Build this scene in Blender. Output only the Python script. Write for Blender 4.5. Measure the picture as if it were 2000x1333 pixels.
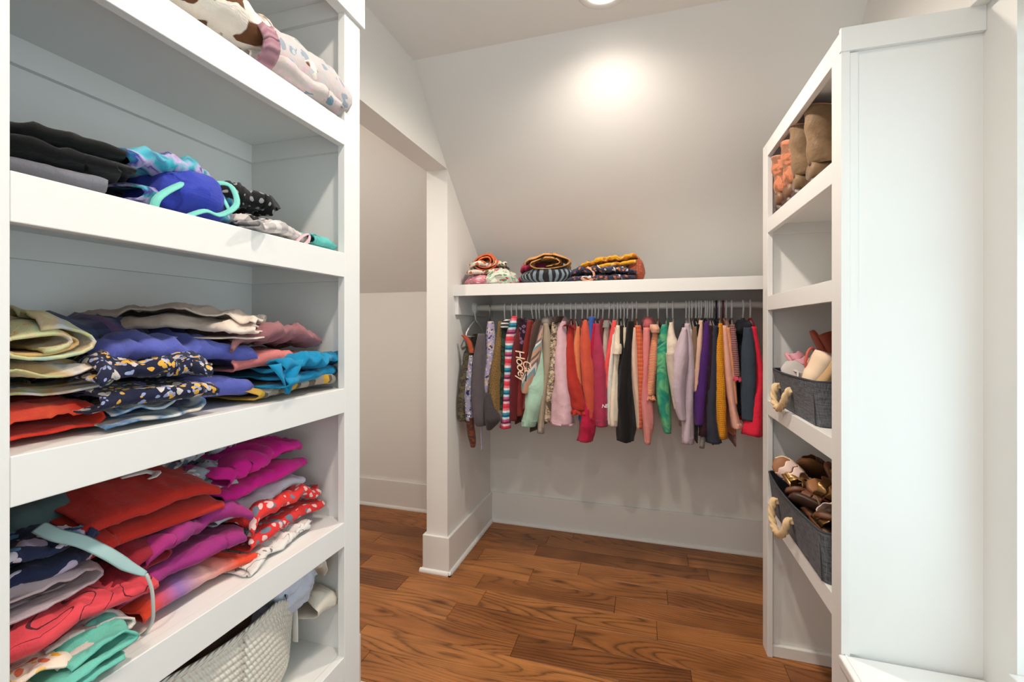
import bpy, math, random
from mathutils import Vector, Matrix, noise
PI = math.pi
noise.seed_set(11)
for o in list(bpy.data.objects): bpy.data.objects.remove(o)
SC = bpy.context.scene
COL = SC.collection
# ------------------------------------------------------------------ camera, daylight, exposure
cam = bpy.data.cameras.new('camera'); CAM = bpy.data.objects.new('camera', cam); COL.objects.link(CAM)
cam.sensor_width = 36.0; cam.lens = 36.0 * 866 / 2000; cam.clip_start = 0.02
cam.shift_y = -(666.5 - 639.5) / 2000.0
CAM.location = (0, 0, 1.27); CAM.rotation_euler = (PI / 2, 0, 0.2897)
SC.camera = CAM
w = bpy.data.worlds.new('sky'); SC.world = w; w.use_nodes = True
bg = w.node_tree.nodes['Background']; bg.inputs['Color'].default_value = (0.74, 0.90, 1.0, 1); bg.inputs['Strength'].default_value = 2.6
VS = SC.view_settings; VS.view_transform = 'Standard'; VS.look = 'None'; VS.gamma = 1.0; VS.use_curve_mapping = False; VS.exposure = 0.24
SC.cycles.use_denoising = True
SC.cycles.max_bounces = 8; SC.cycles.diffuse_bounces = 4; SC.cycles.glossy_bounces = 2; SC.cycles.sample_clamp_indirect = 4.0; SC.cycles.adaptive_threshold = 0.07
# portal in the window opening, it only guides the sampling of the sky
pl = bpy.data.lights.new('window_portal', 'AREA'); pl.shape = 'RECTANGLE'; pl.size = 1.0; pl.size_y = 1.40; pl.cycles.is_portal = True
po = bpy.data.objects.new('window_portal', pl); COL.objects.link(po); po.location = (0.86, 0.66, 1.26); po.rotation_euler = (0, PI / 2, 0)
po.rotation_euler = (PI / 2, 0, PI / 2)
pl2 = bpy.data.lights.new('window_portal_rear', 'AREA'); pl2.shape = 'RECTANGLE'; pl2.size = 1.17; pl2.size_y = 1.25; pl2.cycles.is_portal = True
po2 = bpy.data.objects.new('window_portal_rear', pl2); COL.objects.link(po2); po2.location = (-0.035, -1.39, 1.475); po2.rotation_euler = (-PI / 2, 0, PI)
LIGHT_W = 44.0     # ceiling downlight by the sloped wall; the others are dimmer
LIGHT_COL = (1.0, 0.89, 0.78)
# ------------------------------------------------------------------ helpers
def srgb(r, g, b):
    f = lambda c: (c / 255) / 12.92 if c <= 10.3 else ((c / 255 + 0.055) / 1.055) ** 2.4
    return (f(r), f(g), f(b), 1)
def origin(o):
    v = Vector((0, 0, 0))
    while o is not None: v = v + o.location; o = o.parent
    return v
def tag(o, label=None, cat=None, group=None, kind=None):
    if label: o['label'] = label
    if cat: o['category'] = cat
    if group: o['group'] = group
    if kind: o['kind'] = kind
    return o
def thing(name, loc, label, cat, group=None):
    o = bpy.data.objects.new(name, None); COL.objects.link(o); o.location = loc; o.empty_display_size = 0.02
    return tag(o, label, cat, group)
class MB:
    def __init__(s): s.v = []; s.f = []; s.uv = []
    def add(s, vs, fs, uvs=None):
        b = len(s.v); s.v += [tuple(p) for p in vs]; s.f += [tuple(i + b for i in f) for f in fs]
        s.uv += list(uvs) if uvs else [(0, 0)] * len(vs)
        return s
    def box(s, x0, x1, y0, y1, z0, z1):
        v = [(x, y, z) for z in (z0, z1) for y in (y0, y1) for x in (x0, x1)]
        return s.add(v, [(0, 2, 3, 1), (4, 5, 7, 6), (0, 1, 5, 4), (2, 6, 7, 3), (0, 4, 6, 2), (1, 3, 7, 5)])
    def prism(s, poly, axis, a, b):
        n = len(poly)
        def pt(p, t): return {'x': (t, p[0], p[1]), 'y': (p[0], t, p[1]), 'z': (p[0], p[1], t)}[axis]
        v = [pt(p, a) for p in poly] + [pt(p, b) for p in poly]
        fs = [tuple(range(n)), tuple(range(2 * n - 1, n - 1, -1))] + [(i, i + n, (i + 1) % n + n, (i + 1) % n) for i in range(n)]
        return s.add(v, fs)
    def grid(s, rows, closed=False, cap0=False, cap1=False, uvs=None):
        n = len(rows[0]); vs = [p for r in rows for p in r]; fs = []
        for i in range(len(rows) - 1):
            for j in range(n if closed else n - 1):
                k = (j + 1) % n
                fs.append((i * n + j, i * n + k, (i + 1) * n + k, (i + 1) * n + j))
        if cap0: fs.append(tuple(range(n - 1, -1, -1)))
        if cap1: fs.append(tuple((len(rows) - 1) * n + j for j in range(n)))
        return s.add(vs, fs, uvs)
    def tube(s, pts, rad, seg=8, flat=None, cap=True, up=None, twist=0.0, lobes=0):
        pts = [Vector(p) for p in pts]; rows = []; uv = []; L = 0
        N = None
        for i, p in enumerate(pts):
            t = (pts[min(i + 1, len(pts) - 1)] - pts[max(i - 1, 0)]).normalized()
            if N is None:
                u = Vector(up) if up else (Vector((0, 0, 1)) if abs(t.z) < 0.9 else Vector((1, 0, 0)))
                N = (u - t * u.dot(t)).normalized()
            else:
                N = (N - t * N.dot(t)).normalized()
            B = t.cross(N)
            r = rad[i] if isinstance(rad, (list, tuple)) else rad
            fl = flat if flat else 1.0
            if i: L += (p - pts[i - 1]).length
            row = []
            for j in range(seg):
                a = 2 * PI * j / seg
                q = r * (1 + 0.24 * math.cos(lobes * a + twist * L)) if lobes else r
                row.append(p + N * (math.cos(a) * q * fl) + B * (math.sin(a) * q)); uv.append((j / seg * 6.28 * r, L))
            rows.append(row)
        return s.grid(rows, True, cap, cap, uv)
    def obj(s, name, mat, parent=None, loc=None, smooth=False, bevel=0.0, sub=0, solid=0.0):
        base = origin(parent) if parent else Vector((0, 0, 0))
        if parent is None and loc is None and s.v:
            lo = [min(p[i] for p in s.v) for i in range(3)]; hi = [max(p[i] for p in s.v) for i in range(3)]
            loc = ((lo[0] + hi[0]) / 2, (lo[1] + hi[1]) / 2, lo[2])
        off = base + (Vector(loc) - base if loc is not None else Vector((0, 0, 0)))
        me = bpy.data.meshes.new(name); me.from_pydata([tuple(Vector(p) - off) for p in s.v], [], s.f)
        ul = me.uv_layers.new(name='UVMap')
        idx = [0] * len(me.loops); me.loops.foreach_get('vertex_index', idx)
        flat = [c for i in idx for c in s.uv[i]]; ul.data.foreach_set('uv', flat)
        if smooth: me.polygons.foreach_set('use_smooth', [True] * len(me.polygons))
        me.materials.append(mat); me.update()
        o = bpy.data.objects.new(name, me); COL.objects.link(o)
        if parent is not None: o.parent = parent
        o.location = off - base
        if solid: m = o.modifiers.new('solid', 'SOLIDIFY'); m.thickness = solid; m.offset = 0
        if bevel: m = o.modifiers.new('bevel', 'BEVEL'); m.width = bevel; m.segments = 2; m.limit_method = 'ANGLE'; m.harden_normals = False
        if sub: m = o.modifiers.new('sub', 'SUBSURF'); m.levels = sub; m.render_levels = sub
        return o
def interp(path, t):
    n = len(path) - 1; f = t * n; i = min(int(f), n - 1); f -= i
    p0, p1, p2, p3 = path[max(i - 1, 0)], path[i], path[i + 1], path[min(i + 2, n)]
    return [0.5 * (2 * b + (c - a) * f + (2 * a - 5 * b + 4 * c - d) * f * f + (3 * b - a - 3 * c + d) * f ** 3) for a, b, c, d in zip(p0, p1, p2, p3)]
def spline(path, n): return [interp(path, i / (n - 1)) for i in range(n)]
def N3(x, y, z): return noise.noise_vector((x, y, z))
# ------------------------------------------------------------------ materials
MATS = {}
class NT:
    def __init__(s, name):
        s.m = bpy.data.materials.new(name); s.m.use_nodes = True; s.t = s.m.node_tree; s.b = s.t.nodes['Principled BSDF']
    def n(s, typ, props=None, **ins):
        nd = s.t.nodes.new(typ)
        for k, v in (props or {}).items(): setattr(nd, k, v)
        for k, v in ins.items():
            key = int(k[1:]) if k[0] == '_' else k.replace('__', ' ')
            s.set(nd.inputs[key], v)
        return nd
    def set(s, sock, v):
        if isinstance(v, bpy.types.NodeSocket): s.t.links.new(v, sock)
        elif isinstance(v, bpy.types.Node): s.t.links.new(v.outputs[0], sock)
        else: sock.default_value = v
    def math(s, op, a, b=0.0, c=0.0): return s.n('ShaderNodeMath', {'operation': op}, _0=a, _1=b, _2=c).outputs[0]
    def ramp(s, fac, stops, mode='LINEAR'):
        nd = s.t.nodes.new('ShaderNodeValToRGB'); cr = nd.color_ramp; cr.interpolation = mode
        while len(cr.elements) < len(stops): cr.elements.new(0.5)
        for e, (p, c) in zip(cr.elements, stops): e.position = p; e.color = c
        s.set(nd.inputs[0], fac); return nd.outputs[0]
    def mix(s, f, a, b, mode='MIX'):
        nd = s.t.nodes.new('ShaderNodeMix'); nd.data_type = 'RGBA'; nd.blend_type = mode
        s.set(nd.inputs[0], f); s.set(nd.inputs[6], a); s.set(nd.inputs[7], b); return nd.outputs[2]
    def mapping(s, vec, scale=(1, 1, 1), loc=(0, 0, 0), rot=(0, 0, 0)):
        return s.n('ShaderNodeMapping', None, Vector=vec, Scale=scale, Location=loc, Rotation=rot).outputs[0]
    def noise(s, vec, scale, detail=2.0, rough=0.5, dist=0.0):
        return s.n('ShaderNodeTexNoise', None, Vector=vec, Scale=scale, Detail=detail, Roughness=rough, Distortion=dist)
    def vor(s, vec, scale, feature='F1', rnd=1.0):
        return s.n('ShaderNodeTexVoronoi', {'feature': feature}, Vector=vec, Scale=scale, Randomness=rnd)
    def bump(s, h, strength=0.3, dist=0.002): s.set(s.b.inputs['Normal'], s.n('ShaderNodeBump', None, Height=h, Strength=strength, Distance=dist).outputs[0])
def plain(name, col, rough=0.5, metal=0.0, bump=None, spec=0.5, sheen=0.0):
    if name in MATS: return MATS[name]
    t = NT(name); t.b.inputs['Base Color'].default_value = col; t.b.inputs['Roughness'].default_value = rough; t.b.inputs['Metallic'].default_value = metal
    t.b.inputs['Specular IOR Level'].default_value = spec; t.b.inputs['Sheen Weight'].default_value = sheen
    if bump:
        co = t.n('ShaderNodeTexCoord').outputs['Object']; t.bump(t.noise(co, bump[0], 3).outputs[0], bump[1], bump[2])
    MATS[name] = t.m; return t.m
def C(c): return srgb(*c)
def fabric(name, col, pat=None, cols=(), scale=1.0, rough=0.88, weave=True):
    """cloth; prints are laid out in the cloth's own unrolled coordinates (metres)"""
    if name in MATS: return MATS[name]
    t = NT(name); uv = t.n('ShaderNodeTexCoord').outputs['UV']; base = C(col); cols = [C(c) for c in cols]
    seed = (sum(ord(ch) * (i + 3) for i, ch in enumerate(name)) % 97) * 0.37
    p = t.mapping(uv, (1, 1, 1), (seed, seed * 0.7, 0)); out = base; height = None
    sep = t.n('ShaderNodeSeparateXYZ', None, Vector=uv); U, V = sep.outputs[0], sep.outputs[1]
    if pat == 'tiedye':
        nz = t.noise(p, 9 * scale, 2, 0.55, 1.2).outputs[0]; al = [base] + cols; k = len(al)
        out = t.ramp(nz, [(0.30 + 0.42 * i / (k - 1), c) for i, c in enumerate(al)])
    elif pat == 'floral':
        out = base
        for i, c in enumerate(cols):
            v = t.vor(t.mapping(p, (1, 1, 1), (i * 1.7, i * 2.3, 0)), (40 + 12 * i) * scale).outputs['Distance']
            nz = t.noise(p, 90 * scale, 1).outputs[0]
            d = t.math('ADD', v, t.math('MULTIPLY', t.math('SUBTRACT', nz, 0.5), 0.35))
            out = t.mix(t.math('LESS_THAN', d, 0.34 - 0.03 * i), out, c)
    elif pat == 'dots':
        v = t.vor(p, 55 * scale, rnd=0.25).outputs['Distance']
        out = t.mix(t.math('LESS_THAN', v, 0.25), base, cols[0])
        if len(cols) > 1:
            v2 = t.vor(t.mapping(p, (1, 1, 1), (3.1, 1.7, 0)), 30 * scale).outputs['Distance']; out = t.mix(t.math('LESS_THAN', v2, 0.3), out, cols[1])
    elif pat == 'stripes':
        fr = t.math('FRACT', t.math('MULTIPLY', V, scale)); al = [base] + cols; k = len(al)
        out = t.ramp(fr, [(i / k, c) for i, c in enumerate(al)], 'CONSTANT')
    elif pat == 'cross':
        fr = t.math('FRACT', t.math('MULTIPLY', U, scale)); al = [base] + cols; k = len(al)
        out = t.ramp(fr, [(i / k, c) for i, c in enumerate(al)], 'CONSTANT')
    elif pat == 'plaid':
        a = t.math('LESS_THAN', t.math('FRACT', t.math('MULTIPLY', U, 22 * scale)), 0.5); b = t.math('LESS_THAN', t.math('FRACT', t.math('MULTIPLY', V, 22 * scale)), 0.5)
        out = t.mix(t.math('MULTIPLY', t.math('ADD', a, b), 0.5), base, cols[0])
        if len(cols) > 1:
            g = t.math('LESS_THAN', t.math('FRACT', t.math('MULTIPLY', V, 11 * scale)), 0.16); out = t.mix(t.math('MULTIPLY', g, 0.8), out, cols[1])
    elif pat == 'camo':
        nz = t.noise(t.mapping(p, (1, 1.6, 1)), 26 * scale, 2, 0.6, 0.4).outputs[0]; al = [base] + cols; k = len(al)
        out = t.ramp(nz, [(0.0 if i == 0 else 0.36 + 0.24 * i / k, c) for i, c in enumerate(al)], 'CONSTANT')
    elif pat == 'tweed':
        nz = t.noise(p, 260 * scale, 2, 0.7).outputs[0]; out = t.ramp(nz, [(0.42, base), (0.56, cols[0])])
    elif pat == 'geo':
        f = t.math('PINGPONG', t.math('MULTIPLY', U, 16 * scale), 1.0)
        fr = t.math('FRACT', t.math('MULTIPLY', t.math('ADD', t.math('MULTIPLY', V, 10 * scale), f), 0.55)); al = [base] + cols; k = len(al)
        out = t.ramp(fr, [(i / k, c) for i, c in enumerate(al)], 'CONSTANT')
    elif pat == 'ombre':
        al = [base] + cols; k = len(al); nz = t.math('MULTIPLY', t.noise(p, 12, 2).outputs[0], 0.2)
        out = t.ramp(t.math('ADD', t.math('MULTIPLY', V, scale), nz), [(0.15 + 0.75 * i / (k - 1), c) for i, c in enumerate(al)])
    elif pat == 'uombre':
        al = [base] + cols; k = len(al); nz = t.math('MULTIPLY', t.noise(p, 12, 2).outputs[0], 0.2)
        out = t.ramp(t.math('ADD', t.math('MULTIPLY', U, scale), nz), [(0.15 + 0.75 * i / (k - 1), c) for i, c in enumerate(al)])
    elif pat == 'cow':
        nz = t.noise(p, 17 * scale, 1.5, 0.5, 0.6).outputs[0]; out = t.ramp(nz, [(0.50, base), (0.53, cols[0])])
        height = t.noise(t.mapping(p, (1, 0.25, 1)), 500, 2).outputs[0]
    elif pat == 'waffle':
        a = t.math('SINE', t.math('MULTIPLY', U, 900)); b = t.math('SINE', t.math('MULTIPLY', V, 700)); height = t.math('MAXIMUM', a, b)
        out = t.mix(t.math('MULTIPLY', t.math('ADD', height, 1), 0.35), cols[0] if cols else base, base)
    elif pat == 'rib':
        height = t.math('SINE', t.math('MULTIPLY', V if scale > 0 else U, 700 * abs(scale)))
        out = t.mix(t.math('MULTIPLY', t.math('ADD', height, 1), 0.3), cols[0] if cols else base, base)
    elif pat == 'lines':
        nz = t.noise(t.mapping(p, (1, 0.5, 1)), 26 * scale, 1, 0.5, 0.8).outputs[0]
        d = t.math('ABSOLUTE', t.math('SUBTRACT', t.math('FRACT', t.math('MULTIPLY', nz, 6)), 0.5)); out = t.mix(t.math('LESS_THAN', d, 0.045), base, cols[0])
    soft = t.noise(p, 14, 2).outputs[0]
    out = t.mix(1.0, out, t.ramp(soft, [(0.2, (0.86, 0.86, 0.86, 1)), (0.8, (1.08, 1.08, 1.08, 1))]), 'MULTIPLY')
    t.set(t.b.inputs['Base Color'], out); t.b.inputs['Roughness'].default_value = rough; t.b.inputs['Specular IOR Level'].default_value = 0.2
    t.b.inputs['Sheen Weight'].default_value = 0.12; t.b.inputs['Sheen Roughness'].default_value = 0.5
    wr = t.noise(p, 45, 3, 0.6).outputs[0]
    hh = t.math('ADD', t.math('MULTIPLY', wr, 1.0), t.math('MULTIPLY', height, 0.35) if height is not None else t.math('MULTIPLY', t.noise(p, 700, 1).outputs[0], 0.12))
    t.bump(hh, 0.5, 0.006)
    MATS[name] = t.m; return t.m
def paint(name, col, rough=0.45, bump=0.05):
    if name in MATS: return MATS[name]
    t = NT(name); co = t.n('ShaderNodeTexCoord').outputs['Object']
    t.set(t.b.inputs['Base Color'], t.mix(1.0, col, t.ramp(t.noise(co, 1.3, 2).outputs[0], [(0.3, (0.985, 0.985, 0.985, 1)), (0.7, (1, 1, 1, 1))]), 'MULTIPLY'))
    t.b.inputs['Roughness'].default_value = rough; t.b.inputs['Specular IOR Level'].default_value = 0.35
    t.bump(t.noise(co, 220, 2).outputs[0], bump, 0.001); MATS[name] = t.m; return t.m
WALL = paint('wall_paint', C((236, 234, 230)), 0.85, 0.08)
CEIL = paint('ceiling_paint', C((236, 234, 231)), 0.9, 0.08)
TRIM = paint('trim_paint', C((234, 232, 229)), 0.38, 0.02)
def wood():
    t = NT('oak_floor'); co = t.n('ShaderNodeTexCoord').outputs['Object']; oi = t.n('ShaderNodeObjectInfo'); R = oi.outputs['Random']
    offs = t.n('ShaderNodeCombineXYZ', None, X=t.math('MULTIPLY', R, 37.0), Y=t.math('MULTIPLY', R, 91.0), Z=t.math('MULTIPLY', R, 13.0))
    p = t.n('ShaderNodeVectorMath', {'operation': 'ADD'}, _0=co, _1=offs.outputs[0]).outputs[0]
    sp = t.n('ShaderNodeSeparateXYZ', None, Vector=p)
    low = t.noise(t.mapping(p, (1.15, 6.0, 1)), 1.0, 1, 0.4).outputs[0]
    s = t.math('ADD', t.math('MULTIPLY', sp.outputs[1], 44.0), t.math('MULTIPLY', low, 17.0))
    band = t.math('FRACT', s)
    jit = t.noise(t.mapping(p, (4, 160, 1)), 1.0, 3, 0.6).outputs[0]
    band2 = t.math('ADD', band, t.math('MULTIPLY', t.math('SUBTRACT', jit, 0.5), 0.5))
    ring = t.ramp(band2, [(0.0, (0.34, 0.34, 0.34, 1)), (0.16, (0.75, 0.75, 0.75, 1)), (0.45, (1, 1, 1, 1)), (0.86, (0.9, 0.9, 0.9, 1)), (1.0, (0.36, 0.36, 0.36, 1))])
    streak = t.ramp(t.noise(t.mapping(p, (5, 240, 1)), 1.0, 3, 0.65).outputs[0], [(0.32, (0.55, 0.55, 0.55, 1)), (0.55, (1, 1, 1, 1))])
    tone = t.ramp(R, [(0.0, C((140, 86, 46))), (0.3, C((168, 106, 58))), (0.7, C((186, 122, 68))), (1.0, C((156, 96, 50)))])
    cloud = t.ramp(t.noise(t.mapping(p, (3, 9, 1)), 1.0, 3).outputs[0], [(0.3, (0.62, 0.58, 0.55, 1)), (0.6, (1.06, 1.06, 1.06, 1))])
    kn = t.vor(t.mapping(p, (2.2, 6.5, 1)), 1.0).outputs['Distance']
    knot = t.ramp(kn, [(0.03, (0.22, 0.17, 0.14, 1)), (0.13, (1, 1, 1, 1))])
    amt = t.math('MULTIPLY', t.noise(t.mapping(p, (1.5, 4, 1), (5, 5, 0)), 1.0, 1).outputs[0], 1.7)
    c = t.mix(amt, tone, ring, 'MULTIPLY'); c = t.mix(0.55, c, streak, 'MULTIPLY'); c = t.mix(0.9, c, cloud, 'MULTIPLY'); c = t.mix(0.85, c, knot, 'MULTIPLY')
    t.set(t.b.inputs['Base Color'], c); t.b.inputs['Roughness'].default_value = 0.42; t.b.inputs['Specular IOR Level'].default_value = 0.4
    t.bump(streak, 0.12, 0.001); return t.m
OAK = wood()
# ------------------------------------------------------------------ the room
XL, XR, YB, YF, ZC = -0.972, 0.731, 2.76, -1.30, 2.444
SLOPE = [(2.76, 1.515), (2.30, 1.898), (2.097, 2.084), (1.98, 2.194), (1.90, 2.274), (1.84, 2.338), (1.79, 2.394), (1.745, 2.444)]
def structure(mb, name, mat, parent=None, **k):
    o = mb.obj(name, mat, parent, **k)
    if parent is None: o['kind'] = 'structure'
    return o
rnd = random.Random(5)
fl = structure(MB().box(-2.2, XR, YF, YB, -0.06, -0.014), 'floor', plain('subfloor', C((60, 38, 22)), 0.9), loc=(0, 0, 0))
PW = 0.127; y = YB + 0.02; rows = 0
while y > YF:
    x = -2.2 - rnd.uniform(0, 0.5)
    while x < XR:
        L = rnd.choice((0.42, 0.55, 0.66, 0.78, 0.9, 1.05)); x1 = min(x + L, XR + 0.02)
        if x1 > -2.2 and x1 - max(x, -2.2) > 0.02:
            a, b, c, d = max(x, -2.2) + 0.0006, x1 - 0.0006, y - PW + 0.0006, y - 0.0006; zt = rnd.uniform(-0.0006, 0.0); e = 0.0012
            m = MB().add([(a, c, -0.014), (b, c, -0.014), (b, d, -0.014), (a, d, -0.014), (a, c, zt - e), (b, c, zt - e), (b, d, zt - e), (a, d, zt - e),
                          (a + e, c + e, zt), (b - e, c + e, zt), (b - e, d - e, zt), (a + e, d - e, zt)],
                         [(0, 1, 5, 4), (1, 2, 6, 5), (2, 3, 7, 6), (3, 0, 4, 7), (4, 5, 9, 8), (5, 6, 10, 9), (6, 7, 11, 10), (7, 4, 8, 11), (8, 9, 10, 11)])
            m.obj('plank', OAK, fl, loc=((a + b) / 2, (c + d) / 2, 0))
        x = x1
        if x >= XR: break
    y -= PW
structure(MB().box(-2.3, 0.95, YF - 0.1, 1.745, ZC, ZC + 0.1), 'ceiling', CEIL)
sl = MB(); poly = SLOPE + [(1.745, ZC + 0.1), (2.86, ZC + 0.1), (2.86, 1.515)]
rows_ = [[(x, p[0], p[1]) for p in SLOPE] for x in (-2.3, 0.95)]
sl.grid(rows_); b0 = [(x, p[0] + 0.06, p[1] + 0.08) for x in (-2.3, 0.95) for p in SLOPE]
n = len(SLOPE); sl.add(b0, [(i, i + n, i + n + 1, i + 1) for i in range(n - 1)])
structure(sl, 'ceiling_slope', CEIL, smooth=True)
structure(MB().box(-2.3, 0.95, YB, YB + 0.1, 0, 1.56), 'wall_back', WALL)
def zs(y):
    for (y1, z1), (y0, z0) in zip(SLOPE, SLOPE[1:]):
        if y0 <= y <= y1: return z0 + (z1 - z0) * (y - y0) / (y1 - y0)
    return ZC
wl = MB().box(-1.09, XL, YF, 1.33, 0, ZC).box(-1.09, XL, 1.33, 1.745, 2.084, ZC)
ys_ = [1.745, 1.79, 1.84, 1.90, 1.98, 2.095, 2.097, 2.30, 2.5, 2.76]
for ya, yb in zip(ys_, ys_[1:]):
    zb = 2.084 if yb <= 2.095 else 0.0
    za_, zb_ = zs(ya) + 0.01, zs(yb) + 0.01
    wl.prism([(ya, min(zb, za_)), (yb, min(zb, zb_)), (yb, zb_), (ya, za_)], 'x', -1.09, XL)
structure(wl, 'wall_left', WALL)
structure(MB().box(-2.3, -2.2, 0.9, YB, 0, ZC), 'wall_alcove', WALL)
structure(MB().box(-2.3, -1.09, 0.8, 0.9, 0, ZC), 'wall_alcove_front', WALL)
V0, V1, V2, V3 = -0.62, 0.55, 0.85, 2.10      # unseen window added behind the camera as frontal daylight fill
structure(MB().box(-1.09, V0, YF - 0.1, YF, 0, ZC).box(V1, 0.95, YF - 0.1, YF, 0, ZC).box(V0, V1, YF - 0.1, YF, 0, V2).box(V0, V1, YF - 0.1, YF, V3, ZC), 'wall_front', WALL)
wn2 = thing('fill_window', (0, YF - 0.05, V2), None, None); wn2['kind'] = 'structure'
MB().box(V0, V0 + 0.045, YF - 0.07, YF - 0.04, V2, V3).box(V1 - 0.045, V1, YF - 0.07, YF - 0.04, V2, V3).box(V0, V1, YF - 0.07, YF - 0.04, V2, V2 + 0.05).box(V0, V1, YF - 0.07, YF - 0.04, V3 - 0.045, V3).box(V0, V1, YF - 0.072, YF - 0.038, 1.455, 1.50).obj('sash', TRIM, wn2, bevel=0.002)
MB().box(V0 - 0.08, V0, YF, YF + 0.018, V2, V3 + 0.09).box(V1, V1 + 0.08, YF, YF + 0.018, V2, V3 + 0.09).box(V0, V1, YF, YF + 0.018, V3, V3 + 0.09).obj('casing', TRIM, wn2, bevel=0.002)
MB().box(V0 - 0.10, V1 + 0.10, YF - 0.04, YF + 0.05, V2 - 0.022, V2).obj('window_sill', TRIM, wn2, bevel=0.003)
WY0, WY1, WZ0, WZ1 = 0.16, 1.164, 0.556, 1.945
structure(MB().box(XR, 0.87, YF, WY0, 0, ZC).box(XR, 0.87, WY1, YB, 0, ZC).box(XR, 0.87, WY0, WY1, 0, WZ0).box(XR, 0.87, WY0, WY1, WZ1, ZC), 'wall_right', WALL)
# window: stool, head trim, sash, panes, and an open slatted blind
wn = thing('window_1', (0.80, 0.66, WZ0), None, None); wn['kind'] = 'structure'
MB().box(0.715, 0.845, WY0 - 0.02, WY1 - 0.001, WZ0 - 0.02, WZ0 + 0.004).obj('window_sill', TRIM, wn, bevel=0.003)
MB().box(0.700, XR, WY0 - 0.09, WY1 + 0.085, 1.988, 2.06).box(0.690, XR, WY0 - 0.1, WY1 + 0.095, 2.06, 2.08).obj('head_casing', TRIM, wn, bevel=0.002)
MB().box(0.835, 0.865, WY0, WY0 + 0.04, WZ0, WZ1).box(0.835, 0.865, WY1 - 0.04, WY1, WZ0, WZ1).box(0.835, 0.865, WY0, WY1, WZ0, WZ0 + 0.05).box(0.835, 0.865, WY0, WY1, WZ1 - 0.04, WZ1).box(0.832, 0.868, WY0, WY1, 1.24, 1.285).obj('sash', TRIM, wn, bevel=0.002)
gl = NT('window_glass'); gl.b.inputs['Roughness'].default_value = 0.0
_tr = gl.n('ShaderNodeBsdfTransparent', None, Color=(0.93, 0.97, 0.96, 1)); _mx = gl.n('ShaderNodeMixShader', None, _0=0.06, _1=_tr.outputs[0], _2=gl.b.outputs[0])
gl.t.links.new(_mx.outputs[0], gl.t.nodes['Material Output'].inputs['Surface'])
for z0, z1 in ((WZ0 + 0.05, 1.24), (1.285, WZ1 - 0.04)): MB().box(0.849, 0.851, WY0 + 0.04, WY1 - 0.04, z0, z1).obj('pane', gl.m, wn)
for z0, z1 in ((V2 + 0.05, 1.455), (1.50, V3 - 0.045)): MB().box(V0 + 0.045, V1 - 0.045, YF - 0.057, YF - 0.055, z0, z1).obj('pane', gl.m, wn2)
bl = thing('window_blind', (0.785, 0.66, 1.93), 'white slatted window blind with open slats in the window recess', 'blind')
MB().box(0.762, 0.815, WY0 + 0.01, WY1 - 0.012, 1.895, 1.94).obj('head_rail', TRIM, bl, bevel=0.003)
k = 0; zz = 1.86; smesh = None
while zz > 1.50:
    if smesh is None: smesh = MB().box(0.766, 0.812, WY0 + 0.012, WY1 - 0.014, 1.86, 1.8625).obj('slat', TRIM, bl)
    else:
        c = smesh.copy(); COL.objects.link(c); c.parent = bl; c.location.z = smesh.location.z + zz - 1.86
    zz -= 0.042
MB().box(0.762, 0.815, WY0 + 0.012, WY1 - 0.014, 1.475, 1.490).obj('bottom_rail', TRIM, bl, bevel=0.003)
# baseboards with shoe moulding
def base(name, segs):
    """segs: (x0,x1,y0,y1, nx, ny) footprint line of the board face with its outward normal"""
    mb = MB(); sh = MB()
    for sg in segs[0]:
        if len(sg) == 4: mb.box(*sg, 0, 0.190)
        else: mb.prism([(sg[i], sg[i + 1]) for i in range(0, len(sg), 2)], 'z', 0, 0.190)
    o = structure(mb, name, TRIM, bevel=0.003)
    for (x0, x1, y0, y1, nx, ny) in segs[1]:
        r, h = 0.013, 0.019; prof = [(0, 0), (r, 0), (r, h * 0.35), (r * 0.75, h * 0.72), (r * 0.35, h * 0.94), (0, h)]
        if ny: sh.prism([(y0 + ny * a, z) for a, z in prof], 'x', x0, x1)
        else: sh.prism([(x0 + nx * a, z) for a, z in prof], 'y', y0, y1)
    sh.obj('shoe_molding', TRIM, o)
base('baseboard_back', ([(XL + 0.016, XR, YB - 0.016, YB)], [(XL + 0.016, XR, YB - 0.016, YB - 0.016, 0, -1)]))
base('baseboard_partition', ([(-1.106, YB, -1.106, 2.079, XL + 0.016, 2.079, XL + 0.016, YB, XL, YB, XL, 2.095, -1.09, 2.095, -1.09, YB)],
     [(XL + 0.016, XL + 0.016, 2.066, YB - 0.016, 1, 0), (-1.119, XL + 0.029, 2.079, 2.079, 0, -1), (-1.106, -1.106, 2.079, YB - 0.016, -1, 0)]))
base('baseboard_alcove', ([(-2.2, -1.106, YB - 0.016, YB), (-2.2, -2.184, 0.9, YB)], [(-2.2, -1.106, YB - 0.016, YB - 0.016, 0, -1)]))
base('baseboard_left', ([(XL, 0.93, XL + 0.016, 0.93, XL + 0.016, 1.346, -1.106, 1.346, -1.106, 1.33, XL, 1.33)], [(XL + 0.016, XL + 0.016, 0.93, 1.346, 1, 0), (-1.106, XL + 0.029, 1.346, 1.346, 0, 1)]))
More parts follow.
